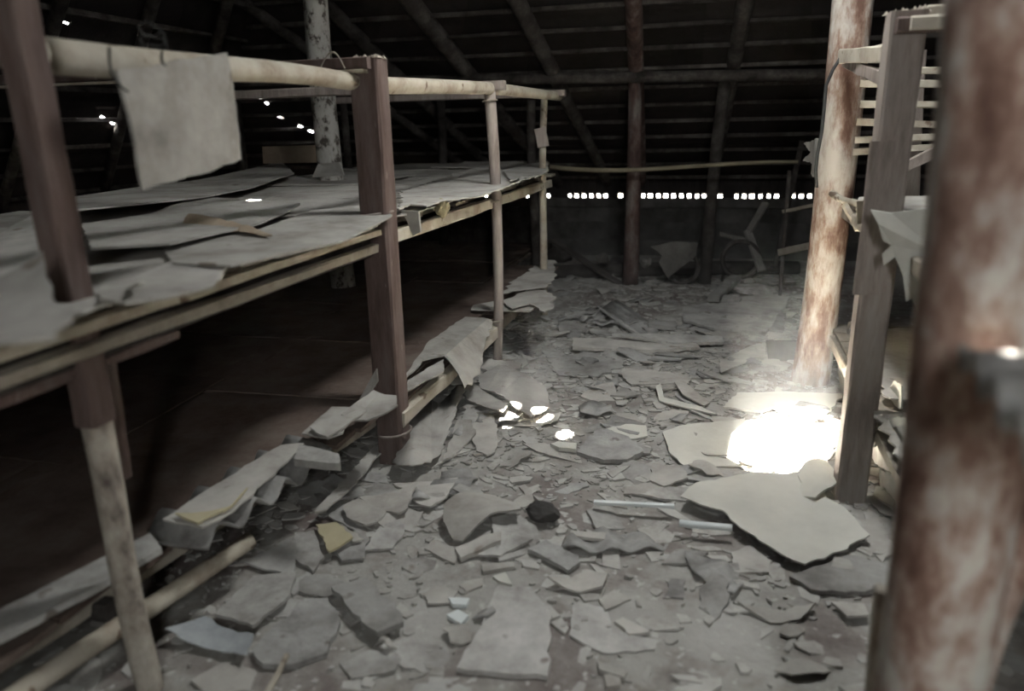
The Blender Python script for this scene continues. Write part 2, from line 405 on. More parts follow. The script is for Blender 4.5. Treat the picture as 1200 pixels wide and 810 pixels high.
# rafters and battens of the roof in view
def on_back(x, y, off=0.05):
    """pixel -> point just below the back slope"""
    s = (CROWN-EAVE)/(BACK_Y-CY1); d = ray(x, y)
    t = (EAVE+s*BACK_Y-off-CAM_H)/(d[2]+s*d[1]); return C_P+d*t
def rafter(a, b, r, mat='dark'):
    pa, pb = on_back(*a), on_back(*b); d = (pb-pa); k = (BACK_Y+.15-pb[1])/d[1]; m = (pa[1]-CY1)/d[1]
    log('rafter', pa-d*m, pb+d*k, r, r*.75, M[mat], roof, seg=14, bend=.015)
rafter((480, -2), (545, 78), .085); rafter((604, -2), (655, 100), .08); rafter((741, -2), (745, 92), .085, 'darkred')
rafter((873, -2), (856, 92), .075); rafter((385, 5), (440, 60), .07); rafter((280, 0), (375, 70), .06)
for k in range(9):       # rafters of the left slope
    u = (k+.5)/9
    log('rafter', slope_at('left', u, .98)-[0, 0, .07], slope_at('left', u, -.05)-[0, 0, .06], .05, .045, M['dark'], roof, seg=6)
for k in range(15):      # battens across
    v = .02+k*.062
    a, b = slope_at('back', .0, v), slope_at('back', 1, v)
    timber('batten', a-[0, 0, .035], b-[0, 0, .035], .06, .035, M['dark'], roof, seg=10, jit=.006)
for k in range(10):
    v = .03+k*.095
    a, b = slope_at('left', .0, v), slope_at('left', 1, v)
    timber('batten', a-[0, 0, .035], b-[0, 0, .035], .055, .035, M['dark'], roof, seg=10, jit=.006)
# row of corrugation ends between wall top and eave: light shows between them
def teeth(side, u0, u1, n):
    V = []; F = []
    for i in range(n):
        u = u0+(u1-u0)*i/n
        if random.random() < .14: wd = 1.05
        else: wd = random.uniform(.42, .6)
        p = slope_at(side, u, 0); q = slope_at(side, u+(u1-u0)/n*wd, 0)
        z0 = .60 if wd > 1 else .66; z1 = EAVE+.01
        o = np.array([0, -.03, 0]) if side == 'back' else np.array([.03, 0, 0])
        b = len(V)
        for pt in (p, q):
            for dd in (-o, o):
                for z in (z0, z1): V.append((pt[0]+dd[0], pt[1]+dd[1], z))
        F += [(b, b+1, b+3, b+2), (b+4, b+6, b+7, b+5), (b, b+4, b+5, b+1), (b+2, b+3, b+7, b+6), (b, b+2, b+6, b+4), (b+1, b+5, b+7, b+3)]
    link('eave_filler', V, F, M['sheet'], roof, kind='stuff')
teeth('back', 0.30, 0.72, 52)
# fascia closing the upper part of the eave gap, and solid parts left and right of the view
def strip(side, u0, u1, z0, z1):
    p, q = slope_at(side, u0, 0), slope_at(side, u1, 0); p[2] = q[2] = (z0+z1)/2
    timber('fascia_board', p, q, .02, z1-z0, M['sheet'], roof, seg=4)
strip('back', 0, 1, .74, .98); strip('back', 0, .30, .66, .8); strip('back', .72, 1, .66, .8)
strip('left', 0, .52, .64, 1.0); strip('left', .525, .60, .64, 1.0); strip('left', .607, .68, .64, 1.0); strip('left', .684, 1, .64, 1.0)
strip('left', 0, 1, .78, 1.0)
strip('right', 0, 1, .85, 1.0); strip('front', 0, 1, .85, 1.0)

# ------------------------------------------------------------------ building posts
def post(name, px0, px1, Y, r0, r1, mat, label, group=None, z0=-0.03, **k):
    a = on_y(*px0, Y); b = on_y(*px1, Y); d = (b-a)/(b[2]-a[2]); a = a+d*(z0-a[2])
    return log(name, a, b, r0, r1, mat, label=label, cat='post', group=group, **k)
tb = on_z(945, 452); post('trunk_post', (949, 450), (1004, -40), tb[1]+.1, .102, .1, M['trunk'], 'thick round trunk post with flaking whitewash over red bark', seg=24, sides=20, rough=.035, bend=.03, flare=.1)
post('trunk_post', (405, 350), (366, -60), 5.4, .095, .085, M['birch'], 'whitewashed spotted trunk post rising through the left bunk rack', seg=20, sides=16, rough=.05)
post('round_post', (738, 330), (744, 86), 7.35, .075, .06, M['darkred'], 'dark red round post before the far wall carrying the cross beam', seg=14)
post('round_post', (826, 330), (850, 88), 7.45, .065, .055, M['dark'], 'leaning sooty round post before the far wall with a smooth grey face', seg=14)
for (x0, x1, yy, r, lab) in ((518, 516, 7.6, .05, 'thin sooty post behind the upper bunk between pale front posts'), (625, 622, 7.3, .05, 'thin sooty post right behind the thinnest bunk post'),
                             (408, 402, 7.0, .04, 'thin dark post beside the spotted trunk'), (282, 276, 6.6, .05, 'thin dark post beside the hanging board')):
    post('round_post', (x0, 200), (x1, 118), yy, r, r*.9, M['dark'], lab, seg=8)
a, b = on_y(640, 92, 7.25), on_y(972, 90, 7.25)
log('cross_beam', a-(b-a)*.35, b+(b-a)*.5, .055, .05, M['dark'], seg=10, label='long sooty cross beam resting on the two far round posts', cat='beam')
a, b = on_y(645, 196, 7.15), on_y(935, 190, 7.15)
log('bamboo_rail', a, b, .022, .018, M['yellowP'], seg=10, sides=8, bend=.05, label='thin yellowed bamboo rail crossing the far posts', cat='pole')
a, b = on_z(560, 322, .06), on_z(935, 314, .06)
log('sill_log', a, b, .075, .07, M['dark'], seg=10, label='dark sill log lying on the floor before the far wall', cat='log')

# ------------------------------------------------------------------ left bunk rack
rack = empty('bunk_rack', (-1.4, 3.0, 0), label='long two-tier timber bunk rack with peeled top rail, on the whitewashed spotted post side', cat='bunk rack')
TOPZ, LOWZ = 1.12, 0.27
# first post: sawn timber above a round stake
p1 = on_z(175, 805)
a = on_y(178, 812, p1[1]); b = on_y(110, 480, p1[1])
log('post_stake', a-[0, 0, .03], b+(b-a)*.25, .037, .042, M['bark'], rack, seg=14, rough=.08, bend=.01)
a2 = on_y(113, 495, p1[1]-.03); b2 = on_y(14, -8, p1[1]-.03)
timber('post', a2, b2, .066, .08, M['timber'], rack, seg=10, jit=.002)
a3 = on_y(140, 560, p1[1]+.12); b3 = on_y(118, 400, p1[1]+.12)
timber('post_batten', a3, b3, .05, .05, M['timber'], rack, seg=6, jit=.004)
# second post
Y2 = 3.03
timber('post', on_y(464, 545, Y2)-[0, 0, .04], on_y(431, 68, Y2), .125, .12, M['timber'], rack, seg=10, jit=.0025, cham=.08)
P2 = on_y(431, 68, Y2)
V = []; F = []
for k in range(26):     # frayed splinters on the sawn-off top
    x, y = random.uniform(-.058, .058), random.uniform(-.055, .055); h = random.uniform(.004, .016); s = .012; c = len(V)
    for dx, dy, dz in ((-s, -s, -.004), (s, -s, -.004), (s, s, -.004), (-s, s, -.004), (0, 0, h)): V.append(P2+[x+dx, y+dy, dz])
    F += [(c, c+1, c+4), (c+1, c+2, c+4), (c+2, c+3, c+4), (c+3, c, c+4), (c+3, c+2, c+1, c)]
link('post_splinters', V, F, M['twine'], rack, kind='stuff')
# third and fourth posts
Y3 = 4.57; Y4 = 6.0
log('post', on_y(583, 428, Y3)-[0, 0, .03], on_y(573, 100, Y3), .034, .034, M['timberG'], rack, seg=16, rough=.1, sides=10)
log('post', on_y(638, 375, Y4)-[0, 0, .03], on_y(638, 110, Y4), .028, .026, M['pole'], rack, seg=16, rough=.12, sides=9)
log('post', (-1.76, 7.6, 0), (-1.76, 7.6, 1.18), .035, .03, M['dark'], rack, seg=8)
for yy in (1.5, 3.1, 4.6, 6.1, 7.6): log('post', (-3.4, yy, 0), (-3.4, yy, 1.08), .045, .04, M['dark'], rack, seg=6)
timber('post_cleat', on_y(634, 150, Y4)-[0, .04, 0], on_y(638, 172, Y4)-[0, .04, 0], .09, .03, M['timberG'], rack, seg=3)
# wire lashings
def ring(c, r, mat, parent, wr=.006, tilt=0.1):
    V = []; F = []; n, m = 20, 6
    for i in range(n):
        t = 6.2832*i/n; d = np.array([math.cos(t), math.sin(t), 0])
        for k in range(m):
            q = 6.2832*k/m; V.append(np.array(c)+d*(r+wr*math.cos(q))+np.array([0, 0, wr*math.sin(q)+tilt*r*math.cos(t)]))
    for i in range(n):
        for k in range(m): F.append((i*m+k, ((i+1) % n)*m+k, ((i+1) % n)*m+(k+1) % m, i*m+(k+1) % m))
    return link('lashing', V, F, mat, parent, True)
ring(on_y(462, 505, Y2), .082, M['timberG'], rack); ring(on_y(576, 236, Y3), .045, M['twine'], rack); ring(on_y(574, 118, Y3), .042, M['twine'], rack)
ring(on_y(580, 376, Y3), .044, M['twine'], rack); ring(on_y(438, 250, Y2), .085, M['timberG'], rack)
# top rail: peeled poles laid end to end
r1a, r1b = on_y(-40, 58, .95), on_y(432, 97, 2.95)
rA = np.array([-1.28, .75, 1.735]); rB = on_y(425, 92, 2.95)
log('top_rail', on_y(40, 64, 1.55), on_y(436, 99, 3.13), .044, .036, M['pole'], rack, seg=20, rough=.07, bend=.012)
log('top_rail', on_y(436, 99, 3.13), on_y(655, 113, 6.1), .036, .032, M['pole'], rack, seg=16, rough=.07, bend=.012)
log('top_rail', on_y(100, 75, 2.2), on_y(430, 96, 3.6), .022, .02, M['pole'], rack, seg=10)
log('top_rail', on_y(42, 64, 1.555), (-1.62, -.3, 1.76), .043, .045, M['pole'], rack, seg=8)
# cross beams on the post heads
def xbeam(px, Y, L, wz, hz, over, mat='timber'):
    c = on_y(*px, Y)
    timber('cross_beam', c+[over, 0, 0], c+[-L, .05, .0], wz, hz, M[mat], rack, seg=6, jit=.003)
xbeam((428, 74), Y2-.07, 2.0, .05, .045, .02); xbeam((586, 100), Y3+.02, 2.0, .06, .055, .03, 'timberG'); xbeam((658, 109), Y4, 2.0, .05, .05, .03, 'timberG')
timber('cross_beam_lit_edge', on_y(428, 83, Y2-.08), on_y(428, 83, Y2-.08)+[-2.0, .05, 0], .05, .012, M['pole'], rack, seg=4)  # pale strip paints the light on the beam's lower edge
# shelves: edge poles, bearers and boards
fx = lambda y: -1.47+.028*(y-1.4) if y < 6.35 else -1.75     # line of the upper front edge
fl = lambda y: -1.66+.15*(y-1.2) if y < 3.03 else -1.385+.01*(y-3) if y < 6.6 else -1.75   # lower tier
def edge(z, y0, y1, w, h, mat, dx=0.0, nm='shelf_beam', seg=8):
    g = fx if z > .6 else fl
    return timber(nm, (g(y0)+dx, y0, z), (g(y1)+dx, y1, z), w, h, M[mat], rack, seg=seg, jit=.005)
edge(TOPZ-.005, -.2, 2.95, .04, .028, 'pole', .05); edge(TOPZ-.075, .3, 2.98, .035, .034, 'plank', .02); edge(TOPZ-.065, .3, 2.98, .02, .1, 'dark', -.01); edge(TOPZ-.13, .9, 1.75, .04, .025, 'timber', -.02)  # dark strip between the rails is added to block light and darken the gap
edge(TOPZ-.05, 3.0, 4.62, .045, .06, 'pole', .03); edge(TOPZ-.05, 4.55, 6.2, .045, .06, 'pole', .03); edge(TOPZ-.06, 6.4, 8.3, .045, .06, 'dark', 0)
edge(LOWZ-.045, .9, 2.98, .05, .06, 'plank', -.1); edge(LOWZ-.04, 3.0, 4.62, .05, .075, 'pole', .03); edge(LOWZ-.05, 4.6, 6.2, .05, .07, 'plank', .0); edge(LOWZ-.05, 6.65, 8.3, .05, .07, 'dark', 0)
log('shelf_beam', (fl(.6)+.0, .6, LOWZ-.13), (fl(2.0)+.03, 2.0, LOWZ-.11), .03, .028, M['pole'], rack, seg=6)
for z in (TOPZ-.05, LOWZ-.05):
    timber('shelf_beam', (-3.4, -.2, z), (-3.4, 8.3, z), .05, .07, M['dark'], rack, seg=6)
    for yy in (1.45, 3.1, 4.6, 6.1, 7.6): timber('bearer', (fl(yy)-.02, yy+.06, z-.02), (-3.45, yy+.06, z-.02), .05, .06, M['dark'], rack, seg=4)
    y = -.2
    while y < 8.2:
        wd = random.uniform(.17, .24); x0 = (fx if z > .6 else fl)(y)+random.uniform(-.02, .03)
        timber('shelf_board', (x0, y+wd/2, z+.055), (-3.46, y+wd/2, z+.055), wd-.012, .02, M['plank' if z > .6 else 'brownB'], rack, seg=3, jit=.002, cham=.1); y += wd

# ------------------------------------------------------------------ sheets on the left rack
SH = {}
def shelf_sheet(name, poly, z, mat, label, thick=.007, curl=(0, 0), amp=0.0, lam=.16, ang=0.0, tear=.006, tstep=.05, group=None, tilt=(0, 0), bumps=.006, step=None, cat='sheet', fn=None):
    P = torn(poly, tear, tstep); A = np.array(P); c = A.mean(0); hw = max(np.ptp(A[:, 0]), np.ptp(A[:, 1]))/2
    ca, sa = math.cos(ang), math.sin(ang); ph = random.uniform(0, 6.28)
    def h(x, y):
        u = (x-c[0])*ca+(y-c[1])*sa; v = -(x-c[0])*sa+(y-c[1])*ca
        r = z + tilt[0]*u+tilt[1]*v + curl[0]*(u/hw)**2 + curl[1]*(v/hw)**2 + bumps*math.sin(5*u+ph)*math.sin(4*v+2*ph)
        if amp: r += amp*math.sin(6.2832*u/lam)
        if fn: r += fn(x, y)
        return r
    bm = sheet_bm(P, ang, step or (lam/8 if amp else .12), None if amp else .12)
    return finish(bm, name, h, thick, M[mat], smooth=bool(amp), label=label, cat=cat, group=group)
def pz(px, z): return [tuple(on_z(x, y, z)[:2]) for x, y in px]

PN = ['at the first front post', 'past the first front post', 'before the second front post', 'past the second front post', 'before the third front post', 'past the third front post', 'past the fourth front post', 'at the far end']
GT = 'grey board sheets covering the upper left bunk'
k = 0
for row in range(8):                                  # general covering, back column then front column
    y0 = .3+row*.9
    for colx, (xa, xb) in enumerate(((-3.5, -2.35), (-2.5, -1.36))):
        y1 = y0+1.0; jx = random.uniform(-.04, .04); sk = random.uniform(-.07, .07)
        front = colx == 1
        if front and y1 > 6.5: xb = -1.76
        e = random.uniform(0.0, .06) if front else 0
        poly = [(xa+jx, y0+sk), (xb+e, y0-sk*.3), (xb+e+random.uniform(-.03, .02), y1), (xa+jx, y1+sk)]
        shelf_sheet('board_sheet', poly, TOPZ+.018+.011*((row+colx) % 3), 'card', 'grey board sheet on the %s half of the upper bunk %s' % (('rear', 'front')[colx], PN[row]), curl=(random.uniform(0, .012), random.uniform(0, .02)), ang=random.uniform(-.1, .1), group=GT, tear=.01 if front else .005)
shelf_sheet('board_sheet', pz([(204, 312), (271, 317), (335, 299), (398, 284), (460, 254), (428, 244), (365, 249), (300, 272), (190, 290)], TOPZ+.06), TOPZ+.055, 'card', 'front grey board sheet ending in a point at the second square post', curl=(.0, .015), tear=.004)
shelf_sheet('board_sheet', pz([(96, 262), (178, 252), (228, 234), (352, 240), (300, 264), (200, 292), (108, 300)], TOPZ+.075), TOPZ+.07, 'card', 'grey board sheet with a bright sun dot on the upper left bunk', curl=(.0, .02), tear=.004)
shelf_sheet('board_sheet', pz([(60, 236), (210, 214), (330, 196), (345, 205), (245, 233), (170, 246), (90, 262)], TOPZ+.09), TOPZ+.085, 'card', 'grey board sheet lifting below the hanging board', curl=(.015, .05), tear=.004)
shelf_sheet('board_sheet', pz([(112, 340), (205, 316), (268, 322), (250, 340), (150, 372), (118, 360)], TOPZ+.04), TOPZ+.045, 'card', 'short grey board sheet with a folded corner by the edge of the upper left bunk', curl=(.0, .02))
shelf_sheet('card_flap', pz([(142, 332), (172, 342), (166, 356)], TOPZ+.06), TOPZ+.07, 'paleC', 'small pale folded card corner on the short front board sheet', tilt=(.3, 0), cat='card')
# torn flap lifting on the sheet
def flap():
    a, b, c_, d_ = on_z(213, 262, 1.2), on_z(318, 275, 1.2), on_z(300, 265, 1.2), on_z(225, 253, 1.2)
    V = []; F = []; n = 12
    for i in range(n+1):
        t = i/n; p = lerp(a, b, t); wd = .09*math.sin(math.pi*min(1, .25+t*.75))+.01
        for j, (o, zz) in enumerate(((0, .0), (.5, .035), (1.0, .06), (1.25, .045))):
            V.append((p[0]-.25*wd*o, p[1]+wd*o, 1.195+zz*(1-t)*.6+random.uniform(-.004, .004)))
    for i in range(n):
        for j in range(3): F.append((i*4+j, i*4+j+1, (i+1)*4+j+1, (i+1)*4+j))
    m = len(V); V += [(x, y, z-.004) for x, y, z in V]; F += [tuple(q+m for q in reversed(f)) for f in F]
    link('torn_flap', V, F, M['brownC'], label='brown torn flap curling up beside the sun dot on the upper left bunk', cat='card')
flap()
# front overhanging torn sheets beyond the second post
shelf_sheet('board_sheet', pz([(468, 250), (480, 243), (500, 246), (518, 238), (560, 233), (588, 222), (640, 203), (640, 192), (560, 196), (470, 226)], TOPZ+.06), TOPZ+.06, 'card', 'long grey board sheet with a ragged front edge between the second and fourth bunk posts', tear=.02, tstep=.035, curl=(0, .01))
shelf_sheet('board_sheet', pz([(598, 214), (612, 209), (606, 215), (622, 207), (616, 212), (632, 204), (626, 210), (642, 200), (640, 190), (590, 200)], TOPZ+.08), TOPZ+.08, 'card', 'zigzag torn board end at the thinnest bunk post', tear=.012, tstep=.03)
# hanging strip and crumpled yellowed paper below that edge
def hang(name, pts_px, Y, mat, label, thick=.005, cat='card'):
    P = [on_y(x, y, Y) for x, y in pts_px]; n = len(P)
    V = [p+np.array([0, random.uniform(-.015, .015), 0]) for p in P]; V += [p+np.array([.004, thick+.004, 0]) for p in V]
    F = [tuple(range(n)), tuple(range(2*n-1, n-1, -1))]+[(i, i+n, (i+1) % n+n, (i+1) % n) for i in range(n)]
    return link(name, V, F, M[mat], label=label, cat=cat)
hang('card_strip', [(468, 246), (490, 248), (492, 272), (483, 277), (476, 258)], 3.2, 'card', 'torn card strip hanging over the upper bunk edge beside the second square post')
def crumple(name, c, rx, ry, rz, mat, label, cat, sub=3, amp=.35, **k):
    bm = bmesh.new(); bmesh.ops.create_icosphere(bm, subdivisions=sub, radius=1)
    dirs = [(Vector((random.gauss(0, 1), random.gauss(0, 1), random.gauss(0, 1))).normalized(), random.uniform(.5, .9)) for _ in range(18)]
    for v in bm.verts:
        d = v.co.normalized(); r = 1
        for (n, l) in dirs:
            q = d.dot(n)
            if q*r > l: r = l/q
        r *= 1+random.uniform(-.06, .06)
        v.co = Vector((d.x*r*rx, d.y*r*ry, d.z*r*rz))
    V = [tuple(np.array(v.co)+c) for v in bm.verts]; F = [tuple(v.index for v in f.verts) for f in bm.faces]; bm.free()
    return link(name, V, F, M[mat], label=label, cat=cat, **k)
crumple('crumpled_paper', on_y(517, 245, 3.62), .05, .04, .055, 'yellowC', 'crumpled yellowed paper hanging at the upper bunk edge', 'paper')
# boards propped at the spotted trunk
hang('propped_board', [(307, 172), (372, 170), (386, 190), (308, 192)], 5.75, 'brownC', 'brown board propped on edge on the upper bunk before the spotted trunk')
hang('card_collar', [(372, 192), (398, 190), (402, 206), (366, 208)], 5.15, 'card', 'folded grey card around the foot of the spotted trunk on the upper bunk')
# stuff at the very front of the upper bunk
shelf_sheet('board_sheet', pz([(-60, 300), (40, 268), (95, 330), (20, 372), (-60, 400)], TOPZ+.05), TOPZ+.05, 'card', 'grey board sheet bent upwards beside the first front post', curl=(.02, .03), tilt=(.05, .05))
shelf_sheet('board_sheet', pz([(-90, 770), (60, 690), (176, 628), (190, 646), (120, 690), (0, 756), (-80, 800)], LOWZ+.06), LOWZ+.055, 'board', 'grey board with a straight edge on the lower bunk before the round stake', thick=.02, tear=.003)
shelf_sheet('board_sheet', pz([(-40, 360), (60, 345), (88, 385), (70, 412), (-40, 420)], TOPZ+.1), TOPZ+.1, 'card', 'ragged board sheet sticking out before the first front post', curl=(.0, .06), tilt=(.1, .2), tear=.02)
# hanging square board and its wires
def hanging_board():
    X = -1.36
    q = [on_x(133, 84, X), on_x(262, 61, X), on_x(284, 188, X-.02), on_x(170, 222, X+.02)]
    n = 8; V = []; F = []
    for i in range(n+1):
        for j in range(n+1):
            p = lerp(lerp(q[0], q[1], i/n), lerp(q[3], q[2], i/n), j/n)
            V.append(p+np.array([.012*math.sin(3*i/n)+random.uniform(-.0015, .0015)+.012*math.sin(2.5*j/n+1), random.uniform(-.003, .003)*(i in (0, n)), random.uniform(-.004, .004)*(j in (0, n))]))
    for i in range(n):
        for j in range(n): a = i*(n+1)+j; F.append((a, a+1, a+n+2, a+n+1))
    m = len(V); V += [v-np.array([.009, 0, 0]) for v in V]
    F += [tuple(k+m for k in reversed(f)) for f in F]
    rim = [(i*(n+1)) for i in range(n+1)]+[n*(n+1)+j for j in range(1, n+1)]+[i*(n+1)+n for i in range(n-1, -1, -1)]+[j for j in range(n-1, 0, -1)]
    for i in range(len(rim)): a, b = rim[i], rim[(i+1) % len(rim)]; F.append((a, b, b+m, a+m))
    o = link('hanging_board', V, F, M['card'], label='square grey board hung by wire from the peeled top rail', cat='board')
    for (x0, y0, x1, y1) in ((128, 55, 150, 108), (190, 60, 203, 80)):
        a, b = on_x(x0, y0, X+.03), on_x(x1, y1, X+.015)
        log('hanging_wire', a, b, .0035, .0035, M['wire'], o, seg=6, sides=6, bend=.012)
    c = on_x(180, 54, X+.01)
    pts = [c+np.array([0, .05*math.cos(t)*random.uniform(.7, 1.2), .02*math.sin(t)*random.uniform(.7, 1.3)+.004*t]) for t in np.linspace(0, 12, 28)]
    V, F = sweep(pts, lambda i, s: [(.003*math.cos(q), .003*math.sin(q)) for q in np.linspace(0, 6.28, 6)[:-1]])
    link('wire_knot', V, F, M['wire'], o)
hanging_board()
pts = [on_y(374+30*t, 83-22*math.sin(math.pi*min(1, t*.95)), 2.9) for t in np.linspace(0, 1, 12)]
V, F = sweep(pts, lambda i, s: [(.004*math.cos(q), .004*math.sin(q)) for q in np.linspace(0, 6.28, 6)[:-1]])
link('loose_wire', V, F, M['twine'], rack)

# lower bunk covering
GL = 'grey board sheets covering the lower left bunk'
for row in range(8):
    y0 = .3+row*.9
    for colx, (xa, xb) in enumerate(((-3.5, -2.35), (-2.5, min(-1.45, fl(.3+row*.9+.3)-.06)))):
        if colx == 1 and row >= 6: xb = -1.76
        y1 = y0+1.0; sk = random.uniform(-.07, .07)
        poly = [(xa, y0+sk), (xb, y0-sk*.3), (xb+random.uniform(-.03, .02), y1), (xa, y1+sk)]
        shelf_sheet('board_sheet', poly, LOWZ+.018+.010*((row+colx) % 3), 'brownB', 'brown board sheet on the %s half of the lower bunk %s' % (('rear', 'front')[colx], PN[row]), curl=(random.uniform(0, .012), random.uniform(0, .015)), ang=random.uniform(-.1, .1), group=GL)
lz = LOWZ+.06
shelf_sheet('corrugated_sheet', [(-1.70, 1.70), (-1.47, 1.74), (-1.43, 2.1), (-1.41, 2.45), (-1.62, 2.5)], LOWZ+.045, 'asb', 'corrugated grey sheet with a scalloped edge jutting from the lower left bunk', thick=.008, amp=.03, lam=.165, ang=math.pi/2, tear=.006, tilt=(0, .10))
shelf_sheet('board_sheet', pz([(191, 611), (237, 622), (275, 602), (337, 544), (356, 522), (330, 525), (300, 543), (250, 573), (204, 604)], lz+.03), lz+.035, 'card', 'long grey board sheet along the sunlit lip of the lower left bunk', tear=.008)
shelf_sheet('board_sheet', pz([(354, 512), (389, 480), (422, 482), (402, 512), (385, 518)], lz+.04), lz+.045, 'card', 'flat board sheet on the lower lip just before the second square post', tear=.006)
shelf_sheet('card_piece', pz([(205, 600), (262, 598), (290, 570), (272, 592), (240, 607), (232, 612)], lz+.06), lz+.055, 'yellowC', 'yellowed card scrap at the near corner of the lower bunk lip', cat='card')
shelf_sheet('card_piece', pz([(352, 528), (398, 540), (400, 552), (345, 545)], lz+.02), lz+.02, 'board', 'thick grey board block on the lip of the lower left bunk', thick=.03, cat='card')
shelf_sheet('card_piece', pz([(364, 508), (415, 482), (430, 487), (405, 505), (384, 518)], lz+.05), lz+.06, 'card', 'curled board scrap before the second square post on the lower lip', curl=(.03, 0), cat='card')
shelf_sheet('card_piece', pz([(400, 490), (438, 465), (465, 470), (467, 486), (430, 492)], lz+.06), lz+.065, 'card', 'folded board scrap at the foot of the second square post', curl=(.04, 0), cat='card', tilt=(0, .1))
hang('card_strip', [(441, 432), (438, 436), (422, 468), (432, 462), (441, 448)], 2.95, 'card', 'narrow torn card strip standing against the second square post')
# bent sheet between second and third posts
shelf_sheet('board_sheet', pz([(476, 438), (500, 405), (545, 372), (577, 374), (562, 408), (543, 425), (520, 418), (495, 424), (475, 445)], lz+.03), lz+.03, 'card', 'pale board sheet bending down over the lower bunk lip before the third post', tear=.008, fn=lambda x, y: -6*max(0, x+1.36)**2)
shelf_sheet('board_sheet', pz([(478, 450), (520, 425), (520, 440), (478, 462)], lz), lz+.01, 'card', 'narrow board strip under the bent sheet on the lower lip', tear=.006)
# fan of torn sheets past the third post
shelf_sheet('board_sheet', pz([(588, 345), (600, 330), (640, 306), (650, 306), (651, 325), (640, 338), (615, 340)], lz+.05), lz+.05, 'card', 'torn board sheets stacked at the far end of the lower left bunk', tear=.02, tstep=.05, curl=(.02, .0))
shelf_sheet('board_sheet', pz([(588, 352), (622, 338), (640, 340), (652, 348), (644, 354), (650, 360), (638, 366), (620, 356), (600, 362)], lz+.04), lz+.035, 'card', 'splintered board sheet fanning out past the third bunk post', tear=.015, tstep=.05)
shelf_sheet('board_sheet', pz([(555, 360), (588, 354), (628, 362), (622, 368), (590, 368), (552, 366)], lz), lz+.01, 'card', 'flat board strip behind the third bunk post on the lower tier', tear=.006)

# ------------------------------------------------------------------ right rack
rr = empty('storage_rack', (.66, 3.1, 0), label='timber rack with square front post on the red trunk side', cat='rack')
YR = 3.12
timber('post', on_y(994, 586, YR)-[0, 0, .03], on_y(1063, 14, YR), .118, .12, M['timberG'], rr, seg=10, jit=.0025, cham=.08)
PR = on_y(1063, 14, YR)
V = []; F = []
for k in range(26):
    x, y = random.uniform(-.062, .062), random.uniform(-.055, .055); h = random.uniform(.004, .02); s = .012; c = len(V)
    for dx, dy, dz in ((-s, -s, -.004), (s, -s, -.004), (s, s, -.004), (-s, s, -.004), (0, 0, h)): V.append(PR+[x+dx, y+dy, dz])
    F += [(c, c+1, c+4), (c+1, c+2, c+4), (c+2, c+3, c+4), (c+3, c, c+4), (c+3, c+2, c+1, c)]
link('post_splinters', V, F, M['twine'], rr, kind='stuff')
timber('post_plank', on_y(1014, 345, YR-.075), on_y(1035, 165, YR-.075), .085, .02, M['timberG'], rr, seg=4)
YT = 4.55
a = on_y(985, 66, YT-.1); b = on_y(1060, 66, YR+.05)
timber('side_rail', on_y(988, 66, YT-.12), on_y(1040, 63, YR+.35), .05, .07, M['pole'], rr, seg=6, jit=.004)
timber('side_rail', on_y(990, 72, YT-.1), on_y(1035, 92, YR+.3), .03, .05, M['timberG'], rr, seg=6, jit=.004)
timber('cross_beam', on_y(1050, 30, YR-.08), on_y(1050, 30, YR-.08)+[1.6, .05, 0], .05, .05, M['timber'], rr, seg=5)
timber('cross_beam', on_y(1066, 28, YR-.1), on_y(1066, 28, YR-.1)+[1.6, .03, .0], .05, .045, M['pole'], rr, seg=5)
timber('cross_beam', on_y(1085, 14, YR+.1), on_y(1085, 14, YR+.1)+[1.6, .03, .0], .05, .04, M['pole'], rr, seg=5)
# slats of the far side of the rack
for (x0, y0, x1, y1) in ((1005, 84, 1110, 82), (1008, 98, 1110, 99), (1008, 122, 1110, 123), (1004, 143, 1110, 148), (1002, 164, 1110, 158), (1000, 178, 1110, 168)):
    Yr = 4.4
    timber('slat', on_y(x0, y0, Yr), on_y(x1+60, y1, Yr-.05), .03, .035, M['pole'], rr, seg=4, jit=.003)
timber('slat', on_y(1050, 202, 4.2), on_y(1120, 165, 4.2), .03, .05, M['timberG'], rr, seg=4, jit=.003)
timber('post', on_y(1062, 300, 4.6), on_y(1072, 60, 4.6), .1, .06, M['timberG'], rr, seg=4)
log('post', (2.2, 3.2, 0), (2.2, 3.2, 1.9), .05, .04, M['dark'], rr, seg=6); log('post', (2.2, 4.7, 0), (2.2, 4.7, 1.9), .05, .04, M['dark'], rr, seg=6)
# upper and lower shelf
UZ, WZ = 1.10, .36
for z in (UZ-.06, WZ-.06):
    timber('shelf_beam', (.72, 1.9, z), (.74, 4.5, z), .05, .06, M['plank'], rr, seg=6, jit=.004)
    timber('shelf_beam', (2.15, 1.9, z), (2.15, 4.7, z), .05, .06, M['dark'], rr, seg=6, jit=.004)
    y = 2.0
    while y < 4.5:
        wd = random.uniform(.17, .24)
        timber('shelf_board', (.74, y+wd/2, z+.045), (2.2, y+wd/2, z+.045), wd-.02, .02, M['plank'], rr, seg=3, jit=.002, cham=.1); y += wd
log('bracket', on_y(975, 227, 4.4), on_y(1015, 243, 4.1), .02, .018, M['pole'], rr, seg=5)
timber('bracket', on_y(1008, 235, YR+.05), on_y(1009, 262, YR+.05), .03, .02, M['pole'], rr, seg=3)
timber('bracket', on_y(990, 240, 4.25), on_y(1006, 270, 4.15), .03, .02, M['pole'], rr, seg=3)
